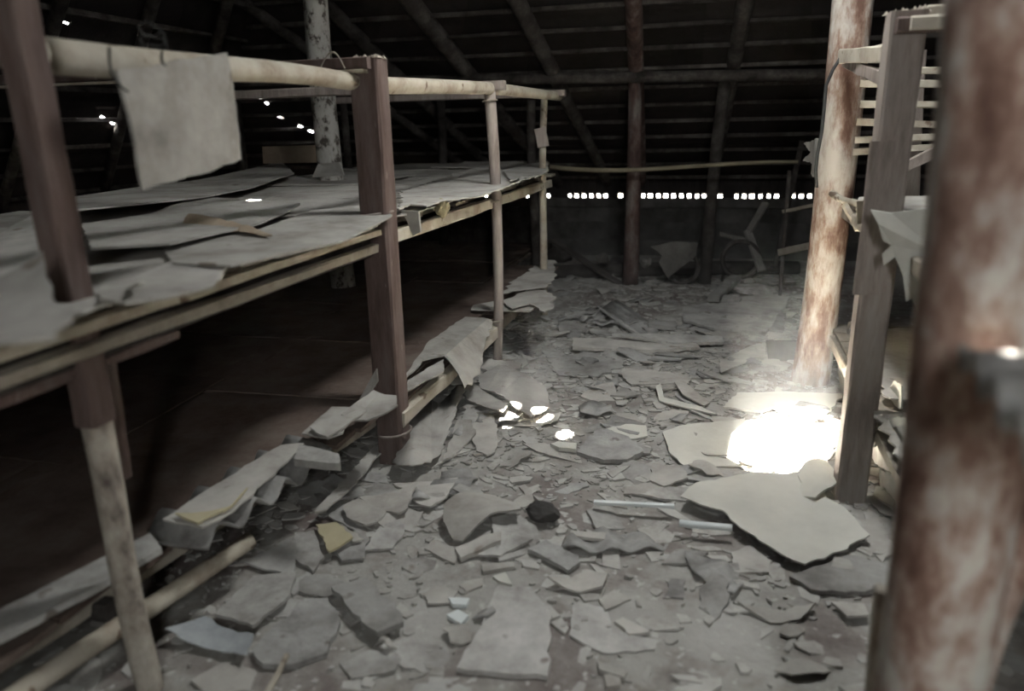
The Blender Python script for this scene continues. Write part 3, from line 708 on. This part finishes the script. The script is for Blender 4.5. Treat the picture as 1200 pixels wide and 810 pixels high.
# ragged pale boards hanging out of the upper shelf
def ragged(pts, X, mat, label, wave=.02):
    P = [on_x(x, y, X) for x, y in pts]; n = len(P)
    Q = torn([(p[1], p[2]) for p in P], .006, .03)
    bm = sheet_bm(Q, 0.3, .06, .06)
    ph = random.uniform(0, 6)
    return finish(bm, 'ragged_board', lambda y, z: X+wave*math.sin(9*y+ph)+wave*.6*math.sin(14*z+ph), .006, M[mat], loc3=lambda y, z, h: (h, y, z), label=label, cat='board')
hang('ragged_board', [(1020, 246), (1045, 250), (1104, 243), (1104, 300), (1090, 332), (1080, 345), (1076, 372), (1069, 350), (1062, 354), (1058, 322), (1050, 302), (1036, 312), (1034, 298), (1046, 288), (1034, 282), (1028, 262)], 2.88, 'paleC', 'pale ragged board hanging in points from the upper shelf of the right rack', thick=.008, cat='board')
shelf_sheet('board_sheet', [(.74, 2.95), (1.6, 2.92), (1.6, 3.6), (.76, 3.6)], UZ+.03, 'paleC', 'pale board sheet lying on the upper shelf of the right rack behind the square post', curl=(0, .03), tear=.03)
shelf_sheet('board_sheet', [(.72, 3.2), (1.9, 3.2), (1.9, 4.3), (.74, 4.2)], UZ+.03, 'card', 'grey board sheet on the upper shelf of the right rack beside the red trunk', curl=(0, .03), tear=.02)
ragged([(944, 168), (958, 162), (966, 165), (965, 200), (955, 207), (948, 204), (952, 192), (943, 188), (949, 178)], .60, 'card', 'small ragged board stuck behind the red trunk', .01)
shelf_sheet('board_sheet', [(.78, 3.25), (1.9, 3.2), (1.9, 4.4), (.80, 4.4)], WZ+.03, 'card', 'grey board sheet sagging on the lower shelf between trunk and square post', curl=(0, .03), tear=.02, tilt=(.03, 0))
shelf_sheet('board_sheet', [(.70, 2.2), (1.7, 2.2), (1.7, 3.05), (.68, 3.05)], WZ+.03, 'card', 'grey board sheet on the lower shelf before the square post of the right rack', curl=(0, .03), tear=.02)
ragged([(966, 396), (1000, 376), (1000, 440), (992, 470), (984, 440), (976, 415)], .82, 'card', 'board sheet drooping between the red trunk and the square post', .03)
ragged([(1025, 468), (1046, 446), (1056, 452), (1054, 478), (1040, 476)], .80, 'paleC', 'pale triangular board scrap right of the square post of the right rack', .01)
ragged([(1000, 486), (1030, 488), (1062, 490), (1062, 500), (1032, 500), (1002, 494)], .72, 'paleC', 'narrow pale board strip sticking out at the square post', .005)
ragged([(998, 530), (1040, 514), (1064, 510), (1064, 555), (1045, 552), (1012, 540)], .78, 'card', 'grey board wedge leaning at the foot of the square post', .02)
ragged([(1010, 545), (1050, 556), (1064, 560), (1068, 640), (1050, 620), (1030, 590), (1016, 575)], .80, 'board', 'broken board leaning below the wedge beside the square post', .02)
ragged([(985, 432), (994, 428), (996, 440), (988, 442)], .60, 'paleC', 'tiny pale card stub on the side of the square post', .003)
# loose black hose along the red trunk
hp = [on_y(x, y, 4.40) for x, y in ((986, 66), (976, 82), (968, 100), (966, 125), (963, 155), (958, 180), (956, 200), (957, 220))]
V, F = sweep(hp, lambda i, s: [(.009*math.cos(q), .009*math.sin(q)) for q in np.linspace(0, 6.28, 8)[:-1]])
link('hose', V, F, M['wire'], smooth=True, label='thin black hose hanging along the flaking red trunk', cat='hose')

# foreground trunk and sheet before it
YF = 1.22
post('trunk_post', (1086, 815), (1196, -40), YF, .076, .088, M['trunkN'], 'blurred thick reddish trunk with a corrugated sheet against it', seg=24, sides=20, rough=.05, bend=.02)
a, b = on_y(1128, 790, 1.25), on_y(1215, 600, 1.35)
log('brace_log', a-(b-a)*.5, b+(b-a)*.6, .055, .05, M['trunkN'], seg=8, label='slanting reddish log leaning behind the foreground trunk', cat='log')
timber('dark_stake', on_y(1026, 830, 1.5)-[0, 0, .12], on_y(1038, 690, 1.5), .04, .03, M['bark'], seg=5, label='thin grey stake beside the foreground trunk', cat='stake')
def corr():
    Z = 1.235; e0, e1 = on_z(1122, 404, Z), on_z(1240, 560, Z); L = np.linalg.norm(e1-e0); rd = np.array([1.0, .12, 0]); n = 40; m_ = 6; V = []; F = []
    for i in range(n+1):
        t = i/n; p = lerp(e0, e1, t)
        for j in range(m_):
            s_ = j/(m_-1); V.append(p+rd*.55*s_+np.array([0, 0, .02*math.sin(6.2832*t*L/.105+2.2)+random.uniform(-.001, .001)]))
    for i in range(n):
        for j in range(m_-1): a = i*m_+j; F.append((a, a+m_, a+m_+1, a+1))
    m = len(V); V += [v-np.array([0, 0, .008]) for v in V]; F += [tuple(q+m for q in reversed(f)) for f in F]
    for i in range(n): F += [(i*m_, i*m_+m, (i+1)*m_+m, (i+1)*m_), (i*m_+m_-1, (i+1)*m_+m_-1, (i+1)*m_+m_-1+m, i*m_+m_-1+m)]
    link('corrugated_sheet', V, F, M['asb'], smooth=True, label='corrugated grey sheet end jutting out at the blurred foreground trunk', cat='sheet')
corr()

# ------------------------------------------------------------------ clutter before the far wall
def leanboard(name, pts, Y0, mat, label, cat='board', lean=.15, t=.012):
    P = [on_y(x, y, Y0) for x, y in pts]; zmin = min(p[2] for p in P)
    V = [p+np.array([0, lean*(p[2]-zmin), 0]) for p in P]; n = len(V); V += [v+np.array([0, t, 0]) for v in V]
    F = [tuple(range(n)), tuple(range(2*n-1, n-1, -1))]+[(i, i+n, (i+1) % n+n, (i+1) % n) for i in range(n)]
    return link(name, V, F, M[mat], label=label, cat=cat)
leanboard('leaning_board', [(762, 290), (790, 284), (818, 286), (815, 302), (782, 326), (772, 308), (776, 300)], 7.25, 'dimplank', 'torn dark board leaning between the two far round posts')
timber('leaning_plank', on_y(648, 282, 7.8), on_y(728, 334, 7.3), .09, .03, M['dark'], seg=4, label='dark plank slanting down left of the dark red post', cat='plank')
timber('leaning_plank', on_y(876, 275, 7.5), on_y(897, 238, 7.7), .07, .03, M['dimplank'], seg=4, label='short slanting plank right of the leaning sooty post', cat='plank')
timber('leaning_plank', on_y(893, 318, 7.3), on_y(876, 270, 7.5), .08, .03, M['dimplank'], seg=4, label='plank standing below the short slanting plank', cat='plank')
timber('leaning_plank', on_y(843, 274, 7.45), on_y(882, 283, 7.5), .05, .04, M['dimplank'], seg=4, label='level plank stub right of the leaning sooty post', cat='plank')
timber('thin_stake', on_y(908, 312, 7.9), on_y(940, 165, 8.0), .05, .03, M['dark'], seg=4, label='thin slanting stake left of the flaking red trunk', cat='stake')
timber('thin_stake', on_y(914, 346, 6.9)-[0, 0, .02], on_y(925, 200, 6.9), .03, .03, M['dark'], seg=4, label='thin upright stake left of the flaking red trunk', cat='stake')
timber('board_stub', on_y(914, 296, 6.93), on_y(955, 287, 6.6), .05, .06, M['plank'], seg=3, label='pale board stub showing left of the flaking red trunk', cat='board')
timber('board_stub', on_y(918, 248, 6.93), on_y(962, 239, 6.6), .03, .03, M['plank'], seg=3, label='thin pale batten stub above the board stub at the red trunk', cat='board')
def hoop(c, r, label):
    V = []; F = []; n, m = 32, 8
    for i in range(n):
        t = 6.2832*i/n
        for k in range(m):
            q = 6.2832*k/m; rr_ = r+.022*math.cos(q); V.append(np.array(c)+np.array([rr_*math.cos(t), .022*math.sin(q)+.12*rr_*math.sin(t), rr_*math.sin(t)]))
    for i in range(n):
        for k in range(m): F.append((i*m+k, ((i+1) % n)*m+k, ((i+1) % n)*m+(k+1) % m, i*m+(k+1) % m))
    link('old_tyre', V, F, M['dark'], smooth=True, label=label, cat='tyre')
hoop(on_y(868, 304, 7.4), .17, 'thin dark hoop standing right of the leaning sooty post'); hoop(on_y(800, 314, 7.4), .15, 'thin dark hoop behind the torn leaning board')
crumple('rubble_lump', on_y(758, 308, 7.2), .07, .06, .06, 'dimplank', 'grey rubble lump right of the dark red post', 'rubble')
crumple('rubble_lump', on_y(705, 303, 7.5), .08, .07, .08, 'dimplank', 'grey rubble lump behind the slanting dark plank', 'rubble')
crumple('rubble_lump', on_y(660, 300, 8.3), .2, .1, .1, 'dark', 'low dark rubble heap at the far wall by the thinnest bunk post', 'rubble')
for i, (x, y, s, n) in enumerate(((495, 300, .25, 'left'), (550, 295, .3, 'middle'), (600, 290, .2, 'right'))):
    Yc = 8.0
    hang('stacked_panel', [(x-25, y-40), (x+22, y-45), (x+25, y+25), (x-22, y+25)], Yc, 'dark', ['dark panel standing under the upper bunk behind the second post', 'dark panel standing under the upper bunk midway to the third post', 'dark panel standing under the upper bunk behind the third post'][i], thick=.03, cat='panel')

# ------------------------------------------------------------------ litter on the floor
def in_aisle(x, y):
    return -1.75 < x < 0.95 and 1.2 < y < 8.2
def shard_poly(cx, cy, r, elong, n=None):
    n = n or random.choice((4, 5, 5, 6, 7)); a0 = random.uniform(0, 6.28); an = random.uniform(0, math.pi); out = []
    for k in range(n):
        t = a0+6.2832*(k+random.uniform(-.3, .3))/n; q = r*random.uniform(.65, 1.1)
        u, v = q*math.cos(t)*elong, q*math.sin(t)/elong
        out.append((cx+u*math.cos(an)-v*math.sin(an), cy+u*math.sin(an)+v*math.cos(an)))
    return out, an
def zone(x, y):
    if y > 5.6: return 'near the sill log'
    if x < -1.05: return 'along the left bunk rack'
    if x > .15: return 'near the red trunk'
    if y > 3.0: return 'in the middle of the aisle'
    return 'by the large square board'
def piece(poly, name, mat, label, thick=.008, amp=0.0, lam=.17, ang=0.0, curl=0.0, tear=.007, tstep=.03, group=None, cat='board', q=.8, maxslope=.22, rise=0.0, tilt=(0, 0), mode=None):
    """one flat or corrugated piece resting on the heap"""
    P = torn(poly, tear, tstep) if tear else [np.array(p) for p in poly]
    pl = settle(P, thick+amp*.6, maxslope, q); A = np.array(P); c = A.mean(0)
    d = np.array([math.cos(ang), math.sin(ang)]); hw = max(1e-3, np.ptp(A @ d)/2)
    nrm = np.array([-d[1], d[0]]); ph = random.uniform(0, 6.28)
    def h(x, y):
        u = (x-c[0])*d[0]+(y-c[1])*d[1]; v = (x-c[0])*nrm[0]+(y-c[1])*nrm[1]
        r = pl(x, y)+rise+tilt[0]*u+tilt[1]*v
        if amp: r += amp*(1+math.sin(6.2832*u/lam+ph))
        if curl > 0: r += curl*(u/hw)**2
        elif curl < 0: r += -curl*(1-(u/hw)**2)
        return r
    size = max(np.ptp(A[:, 0]), np.ptp(A[:, 1]))
    st = lam/8 if amp else (max(.03, hw/3) if curl else None)
    bm = sheet_bm(P, ang, st)
    if bm is None: return None
    return finish(bm, name, h, thick, M[mat], smooth=bool(amp), label=label, cat=cat, group=group)

# a) what is beyond counting: fine fragments under everything
def fragments(name, n, rmin, rmax, label, dens):
    V = []; F = []; k = 0; tries = 0
    while k < n and tries < n*20:
        tries += 1
        x, y = random.uniform(-1.9, 1.0), random.uniform(1.2, 8.0)
        if random.random() > dens(x, y): continue
        r = random.uniform(rmin, rmax)*random.choice((.6, .8, 1)); t = random.uniform(.003, .008)
        P, _ = shard_poly(x, y, r, random.uniform(.8, 1.9)); pl = settle(P, t, .3, .7)
        tx, ty = random.uniform(-.12, .12), random.uniform(-.12, .12); m = len(P); b = len(V)
        for (px, py) in P: V.append((px, py, pl(px, py)+tx*(px-x)+ty*(py-y)-.002))
        for (px, py) in P: V.append((px, py, pl(px, py)+tx*(px-x)+ty*(py-y)+t))
        F.append(tuple(b+m+i for i in range(m)))
        for i in range(m): F.append((b+i, b+(i+1) % m, b+m+(i+1) % m, b+m+i))
        k += 1
    link(name, V, F, M['crumb'], label=label, cat='litter', kind='stuff')
dn = lambda x, y: (.35 if y < 2.3 else .6 if y < 2.9 else 1.0) if y < 6 else .5
fragments('fine_litter', 5200, .008, .03, 'fine grey board crumbs strewn over the earth floor', dn)
fragments('broken_litter', 1300, .03, .07, 'small broken grey board bits spread under the larger shards', dn)

# b) countable shards
cnt = 0; tries = 0
while cnt < 285 and tries < 6000:
    tries += 1
    y = random.uniform(1.45, 8.0); x = random.uniform(-1.75, .95)
    if random.random() > (.45 if y < 2.2 else .8 if y < 2.9 else 1.0 if y < 6 else .6): continue
    if .25 < x < .75 and 2.9 < y < 3.3: continue
    if .35 < x and 4.2 < y < 4.9: continue
    r = (.045+.115*random.random()**1.5)*(.8 if y < 2.3 else 1)
    P, an = shard_poly(x, y, r, random.uniform(.9, 1.7)); kind = random.random()
    if kind < .72: lab, mt, kw = 'flat angular grey board shard', random.choice(('board', 'board', 'asb', 'card')), dict(thick=random.uniform(.005, .011))
    elif kind < .9: lab, mt, kw = 'curled grey board shard', 'card', dict(thick=.005, curl=random.uniform(.01, .035)*random.choice((1, -1)), ang=an)
    else: lab, mt, kw = 'wavy corrugated grey fragment', 'asb', dict(thick=.007, amp=.012, lam=.14, ang=an)
    sz = 'small ' if r < .065 else 'large ' if r > .115 else ''; sides = {4: 'four-sided', 5: 'five-sided', 6: 'six-sided', 7: 'seven-sided'}[len(P)]; lab0 = lab; lab = sz+lab.replace('angular', sides)
    nm = {'f': 'board_shard', 'c': 'curled_shard', 'w': 'corrugated_shard'}[lab0[0]]
    piece(P, nm, mt, lab+' '+zone(x, y), group=lab+'s '+zone(x, y), tear=random.choice((.003, .006, .011)), tstep=.028, tilt=(random.uniform(-.12, .12), random.uniform(-.12, .12)), q=.75, **kw); cnt += 1

# c) the larger pieces that can be told apart (outlines from the photograph, resting on the heap)
def fp(px, z=.03): return [tuple(on_z(x, y, z)[:2]) for x, y in px]
def G(px, label, mat='board', name='board_piece', z=.03, **k):
    return piece(fp(px, z), name, mat, label, cat=k.pop('cat', 'board'), **k)
# far part
G([(800, 362), (840, 350), (893, 345), (926, 348), (906, 383), (897, 390), (838, 385), (800, 374)], 'wide dusty board lying before the crumpled heap at the sill log', 'board', z=.04, thick=.02)
G([(699, 364), (727, 356), (758, 374), (758, 395), (744, 393)], 'ribbed board slab lying askew before the dark red post', 'asb', thick=.02, amp=.012, lam=.2, ang=.5, tilt=(0, .05))
G([(655, 376), (687, 379), (687, 388), (655, 388)], 'small oblong board beyond the end of the left bunk', thick=.03)
G([(671, 396), (803, 394), (820, 408), (758, 412), (702, 409), (671, 407)], 'long pale board slab across the aisle before the ribbed slab', 'card', thick=.025, tear=.008)
G([(758, 377), (792, 378), (792, 385), (760, 384)], 'short oblong board next to the ribbed slab', thick=.03)
G([(717, 398), (800, 395), (848, 396), (848, 402), (790, 405)], 'thin board strip with a dark underside across the aisle', thick=.02, tilt=(0, .1))
G([(912, 370), (921, 369), (918, 390), (902, 390)], 'narrow board strip beside the red trunk behind the dark board', thick=.015)
G([(843, 420), (870, 408), (897, 400), (898, 417), (883, 417), (845, 437)], 'kinked board sheet left of the dark upright board', 'card', curl=.02, ang=1.0)
G([(725, 434), (760, 431), (808, 438), (808, 449), (740, 450)], 'pale board sheet with a torn back edge in the far aisle', 'card', tear=.012)
G([(640, 418), (690, 410), (735, 425), (700, 438), (655, 436)], 'torn board sheet beside the third bunk post', 'board', tear=.02)
G([(560, 420), (612, 427), (610, 433), (578, 440), (556, 430)], 'low board slab at the foot of the third bunk post', 'card', thick=.02)
leanboard('dark_board', [(898, 400), (936, 400), (938, 440), (902, 440)], 5.0, 'wall', 'dark board standing on edge against the flaking red trunk', lean=.05)
timber('board_tube', on_z(836, 350, .08), on_z(862, 326, .10), .1, .06, M['board'], seg=4, label='squared board tube slanting out of the heap at the sill log', cat='board')
for (x, y, rx, lab) in ((878, 338, .28, 'crumpled grey board heap before the sill log'), (905, 330, .22, 'crumpled board heap beside the red trunk foot'), (850, 352, .16, 'pale crumpled board at the left of the far heap')):
    p = on_z(x, y, .04); crumple('crumpled_board', p, rx, rx*.7, .07, 'board', lab, 'board', amp=.3)
# middle part, left
G([(536, 467), (546, 473), (517, 540), (495, 558), (484, 563), (467, 558), (460, 549), (480, 527), (480, 505), (491, 490), (507, 473), (514, 482)], 'large corrugated board piece leaning at the foot of the second square post', 'card', amp=.022, lam=.26, ang=.35, thick=.008, tear=.01, q=.95, rise=.03)
G([(537, 497), (553, 499), (558, 513), (536, 531), (519, 545), (524, 530)], 'bent board strip beside the large corrugated piece', 'card', curl=.02, ang=.4)
G([(546, 459), (552, 457), (596, 480), (590, 497), (546, 474)], 'folded board flap left of the twin sun dots', 'card', curl=.03, ang=-1.0, rise=.02)
G([(560, 445), (585, 436), (640, 460), (645, 480), (622, 497), (605, 490), (597, 482), (563, 463)], 'arched board sheet carrying the twin sun dots', 'card', curl=-.05, ang=.1, rise=.01)
G([(550, 500), (578, 489), (584, 505), (580, 531), (571, 535), (558, 530)], 'rounded board shard below the folded flap', 'card')
G([(538, 495), (548, 480), (562, 488), (557, 495), (543, 500)], 'small lifted shard between corrugated piece and folded flap', tilt=(0, .2))
G([(676, 528), (697, 506), (711, 504), (737, 513), (754, 528), (735, 537), (707, 537)], 'oval board slab with light specks right of the sun dots', 'asb', thick=.02)
G([(711, 504), (733, 499), (757, 499), (759, 508), (735, 512)], 'pale board sliver behind the oval slab', 'paleC', tilt=(0, .05))
G([(645, 523), (654, 518), (676, 518), (675, 528), (655, 528)], 'pale rounded shard left of the oval slab', 'paleC', thick=.02)
G([(764, 542), (799, 544), (806, 560), (778, 569), (762, 560)], 'smooth board square left of the big pale card sheet', 'card')
G([(776, 505), (800, 497), (870, 489), (908, 498), (905, 540), (840, 542), (801, 541), (785, 528)], 'bright smooth board sheet at the left of the big sun patch', 'paleC', thick=.006, q=.9)
G([(768, 458), (774, 456), (778, 467), (822, 478), (840, 485), (800, 476), (773, 469)], 'long thin curled splinter behind the bright board sheet', 'paleC', tilt=(0, .1), rise=.015, tear=.002)
G([(790, 452), (800, 450), (832, 473), (825, 477), (800, 466)], 'narrow board splinter crossing the curled splinter', 'card', rise=.02, tear=.002)
G([(714, 480), (745, 479), (753, 494), (721, 494)], 'four-sided shard behind the pale sliver', 'card')
G([(680, 463), (704, 458), (722, 466), (700, 467)], 'thin lens-shaped shard in the middle aisle', 'card')
G([(847, 474), (864, 455), (930, 454), (990, 457), (966, 488), (921, 482), (905, 474), (893, 480)], 'broad pale board sheet behind the big sun patch at the red trunk', 'paleC', tear=.01, thick=.012)
G([(870, 500), (930, 485), (985, 495), (975, 530), (930, 550), (865, 540)], 'board sheet lying under the big sun patch', 'card', thick=.008, tear=.01)
# big card sheet on the right
G([(797, 590), (815, 569), (880, 556), (960, 563), (968, 588), (990, 600), (1019, 630), (985, 648), (943, 667), (915, 656), (862, 620), (846, 603), (820, 598)], 'big pale yellowish card sheet lying before the square post', 'paleC', name='card_sheet', thick=.006, curl=.025, ang=.7, q=.97, rise=.01, cat='card')
G([(935, 560), (960, 535), (980, 548), (978, 578), (955, 592), (940, 585)], 'crumpled pale sheet between sun patch and square post', 'paleC', curl=-.05, ang=.2, cat='card')
G([(857, 640), (880, 632), (905, 652), (902, 666), (857, 664)], 'grey board square left of the yellowish card sheet tip', 'card')
G([(925, 675), (945, 668), (995, 650), (1040, 660), (1045, 690), (990, 694), (950, 690)], 'grey board slab under the tip of the yellowish card sheet', 'board', thick=.015)
G([(864, 706), (956, 708), (938, 721), (904, 722)], 'pale triangular board on the bare near floor', 'card', curl=.03, ang=0)
G([(974, 705), (1012, 707), (1018, 722), (992, 724)], 'small lifted board near the thin grey stake', 'card', tilt=(0, -.1), rise=.02)
G([(1000, 600), (1030, 600), (1050, 640), (1035, 655), (1018, 630)], 'board scrap right of the yellowish card sheet', 'card', tilt=(.15, 0))
a, b = on_z(696, 589, .05), on_z(790, 593, .05); timber('white_lath', a, b, .022, .014, M['white'], seg=4, label='whitish flat lath lying left of the yellowish card sheet', cat='lath')
a, b = on_z(796, 613, .05), on_z(858, 619, .05); log('white_tube', a, b, .014, .014, M['white'], seg=5, sides=10, rough=.01, bend=.002, label='short white tube under the edge of the yellowish card sheet', cat='tube')
a, b = on_z(668, 626, .03), on_z(709, 630, .03); timber('grey_lath', a, b, .045, .014, M['card'], seg=3, label='short grey lath next to the dark rag', cat='lath')
# middle, left of centre
G([(416, 578), (438, 558), (470, 571), (466, 580), (423, 585)], 'plain board square at the foot of the slanting board strip', 'board')
G([(460, 563), (510, 563), (537, 560), (523, 585), (505, 597), (488, 591), (480, 575)], 'board sheet below the large corrugated piece', 'card')
G([(421, 586), (458, 581), (489, 575), (478, 601), (468, 604), (444, 598)], 'lens-shaped board with a rounded lower edge', 'card', curl=.015, ang=0, rise=.02)
G([(403, 594), (420, 586), (453, 602), (442, 614), (429, 618), (407, 609)], 'rounded shield-like board below the lens-shaped board', 'card', rise=.02)
G([(425, 639), (444, 615), (468, 608), (474, 617), (460, 636)], 'broken board half under the shield-like board', 'board')
G([(390, 604), (397, 606), (426, 632), (414, 635), (395, 614)], 'slim board strip beside the tilted yellowish square', 'card')
G([(370, 613), (394, 613), (414, 635), (386, 649)], 'tilted yellowish board square near the lower bunk lip', 'yellowC', rise=.02, tilt=(0, -.05))
G([(345, 622), (368, 619), (380, 647), (366, 663), (345, 650)], 'grey board with a stepped edge left of the tilted square', 'board', rise=.01)
G([(497, 637), (507, 630), (537, 641), (533, 653), (520, 648)], 'flat oblong board left of the bare reddish patch', 'card')
G([(520, 604), (544, 587), (579, 585), (609, 604), (611, 613), (575, 619), (542, 636), (531, 633), (520, 618)], 'broad brownish board arching above the bare reddish patch', 'card', curl=-.05, ang=1.2, rise=.01, q=.9)
G([(533, 641), (560, 634), (588, 630), (587, 638), (540, 651)], 'long rounded board edge under the brownish arch', 'card', thick=.02)
piece(fp([(370, 611), (440, 530), (454, 530), (436, 551), (410, 583), (384, 607)]), 'board_strip', 'card', 'slanting board strip leaning along the lower bunk beam', rise=.05, tilt=(0, .0), cat='board', maxslope=.1)
G([(618, 643), (640, 631), (678, 649), (680, 657), (666, 668)], 'rounded board tongue right of the bare reddish patch', 'asb', thick=.015, rise=.01)
G([(642, 682), (668, 676), (687, 661), (713, 672), (706, 690), (681, 693)], 'ragged board with a lifted right edge before the rounded tongue', 'card', curl=.025, ang=0)
G([(564, 657), (601, 654), (603, 660), (566, 666)], 'small oblong chip on the bare reddish patch', 'card', thick=.015, tear=.002)
G([(538, 680), (548, 674), (566, 671), (565, 680), (546, 687)], 'five-sided chip on the bare reddish patch', 'card', tear=.002)
G([(577, 670), (592, 665), (600, 680), (585, 676)], 'pointed chip beside the small oblong chip', 'paleC', tear=.002)
G([(525, 696), (550, 697), (546, 705), (530, 704)], 'whitish oblong foam chip on the near floor', 'white', name='foam_chip', thick=.015, tear=.001, cat='foam chip')
G([(523, 716), (537, 710), (549, 717), (540, 727)], 'whitish diamond foam chip on the near floor', 'white', name='foam_chip', thick=.015, tear=.001, cat='foam chip')
# near part
G([(388, 687), (430, 677), (447, 700), (463, 708), (473, 732), (443, 744), (424, 731)], 'long board with a rounded end before the left bunk', 'board', thick=.02, rise=.02)
G([(582, 687), (622, 689), (647, 720), (641, 788), (600, 785), (535, 776), (556, 742)], 'large square stained board lying flat on the near floor', 'board', thick=.018, tear=.008)
G([(672, 702), (710, 707), (717, 732), (770, 742), (768, 752), (708, 758), (667, 739)], 'torn board with a tail right of the large square board', 'board', tear=.006)
G([(720, 723), (730, 718), (762, 735), (737, 738)], 'leaf-shaped board resting on the torn board', 'card', thick=.01)
G([(253, 724), (297, 677), (347, 673), (340, 700), (297, 738)], 'square board with a pale stain beside the first stake', 'board', thick=.012, rise=.03)
G([(295, 757), (316, 735), (358, 697), (384, 695), (398, 721), (382, 758), (340, 773), (307, 773)], 'wide dark stained board in front of the square stained board', 'asb', thick=.02)
G([(349, 684), (349, 667), (384, 662), (416, 678), (387, 691)], 'board shard between the rounded board and the stained ones', 'board')
G([(286, 656), (344, 627), (346, 669), (311, 663)], 'dusky board shard in the shade under the lower bunk', 'board', rise=.01)
G([(195, 747), (240, 722), (298, 748), (291, 772), (262, 763)], 'crumpled cloudy plastic sheet beside the first stake', 'plastic', name='plastic_sheet', thick=.003, curl=.03, ang=.4, rise=.02, cat='plastic')
G([(222, 790), (262, 768), (300, 778), (292, 800), (240, 806)], 'pale broken board in front of the plastic sheet', 'card')
G([(396, 765), (432, 752), (470, 762), (462, 775), (410, 782)], 'thin board shard in front of the rounded long board', 'board')
G([(700, 770), (735, 782), (732, 790), (702, 780)], 'small light lath chip right of the large square board', 'card', thick=.012, tear=.001)
G([(708, 785), (728, 782), (727, 797), (710, 799)], 'small square chip below the lath chip', 'card', thick=.012, tear=.001)
timber('thin_stick', on_z(312, 815, .08), on_z(336, 768, .09), .014, .012, M['pole'], seg=4, label='thin pale stick lying before the dark stained board', cat='stick')
crumple('dark_rag', on_z(634, 603, .05), .075, .07, .05, 'rag', 'small dark rag heap in the middle of the aisle', 'rag')

# ------------------------------------------------------------------ dust hanging low in the air over the aisle
HAZE = 0.075
vm = bpy.data.materials.new('dusty_air'); vm.use_nodes = True; nt = vm.node_tree; nt.nodes.clear()
vo = nt.nodes.new('ShaderNodeOutputMaterial'); vs = nt.nodes.new('ShaderNodeVolumeScatter'); vs.inputs['Anisotropy'].default_value = .2
vs.inputs['Color'].default_value = (.95, .95, .92, 1); nt.links.new(vs.outputs[0], vo.inputs['Volume'])
tc = nt.nodes.new('ShaderNodeTexCoord'); sx = nt.nodes.new('ShaderNodeSeparateXYZ'); mr = nt.nodes.new('ShaderNodeMapRange'); pw = nt.nodes.new('ShaderNodeMath'); pw.operation = 'POWER'; pw.inputs[1].default_value = 2.4
ml = nt.nodes.new('ShaderNodeMath'); ml.operation = 'MULTIPLY'; ml.inputs[1].default_value = HAZE
nt.links.new(tc.outputs['Generated'], sx.inputs[0]); nt.links.new(sx.outputs['Z'], mr.inputs[0]); mr.inputs[3].default_value = 1; mr.inputs[4].default_value = 0
nt.links.new(mr.outputs[0], pw.inputs[0]); nt.links.new(pw.outputs[0], ml.inputs[0]); nt.links.new(ml.outputs[0], vs.inputs['Density'])
bm = bmesh.new(); bmesh.ops.create_cube(bm, size=1)
V = [(.2+v.co.x*3.0, 5.2+v.co.y*7.0, .52+v.co.z*1.1) for v in bm.verts]; F = [tuple(q.index for q in f.verts) for f in bm.faces]; bm.free()
link('dust_haze', V, F, vm, label='thin dusty haze hanging low over the aisle floor', cat='haze', kind='stuff')
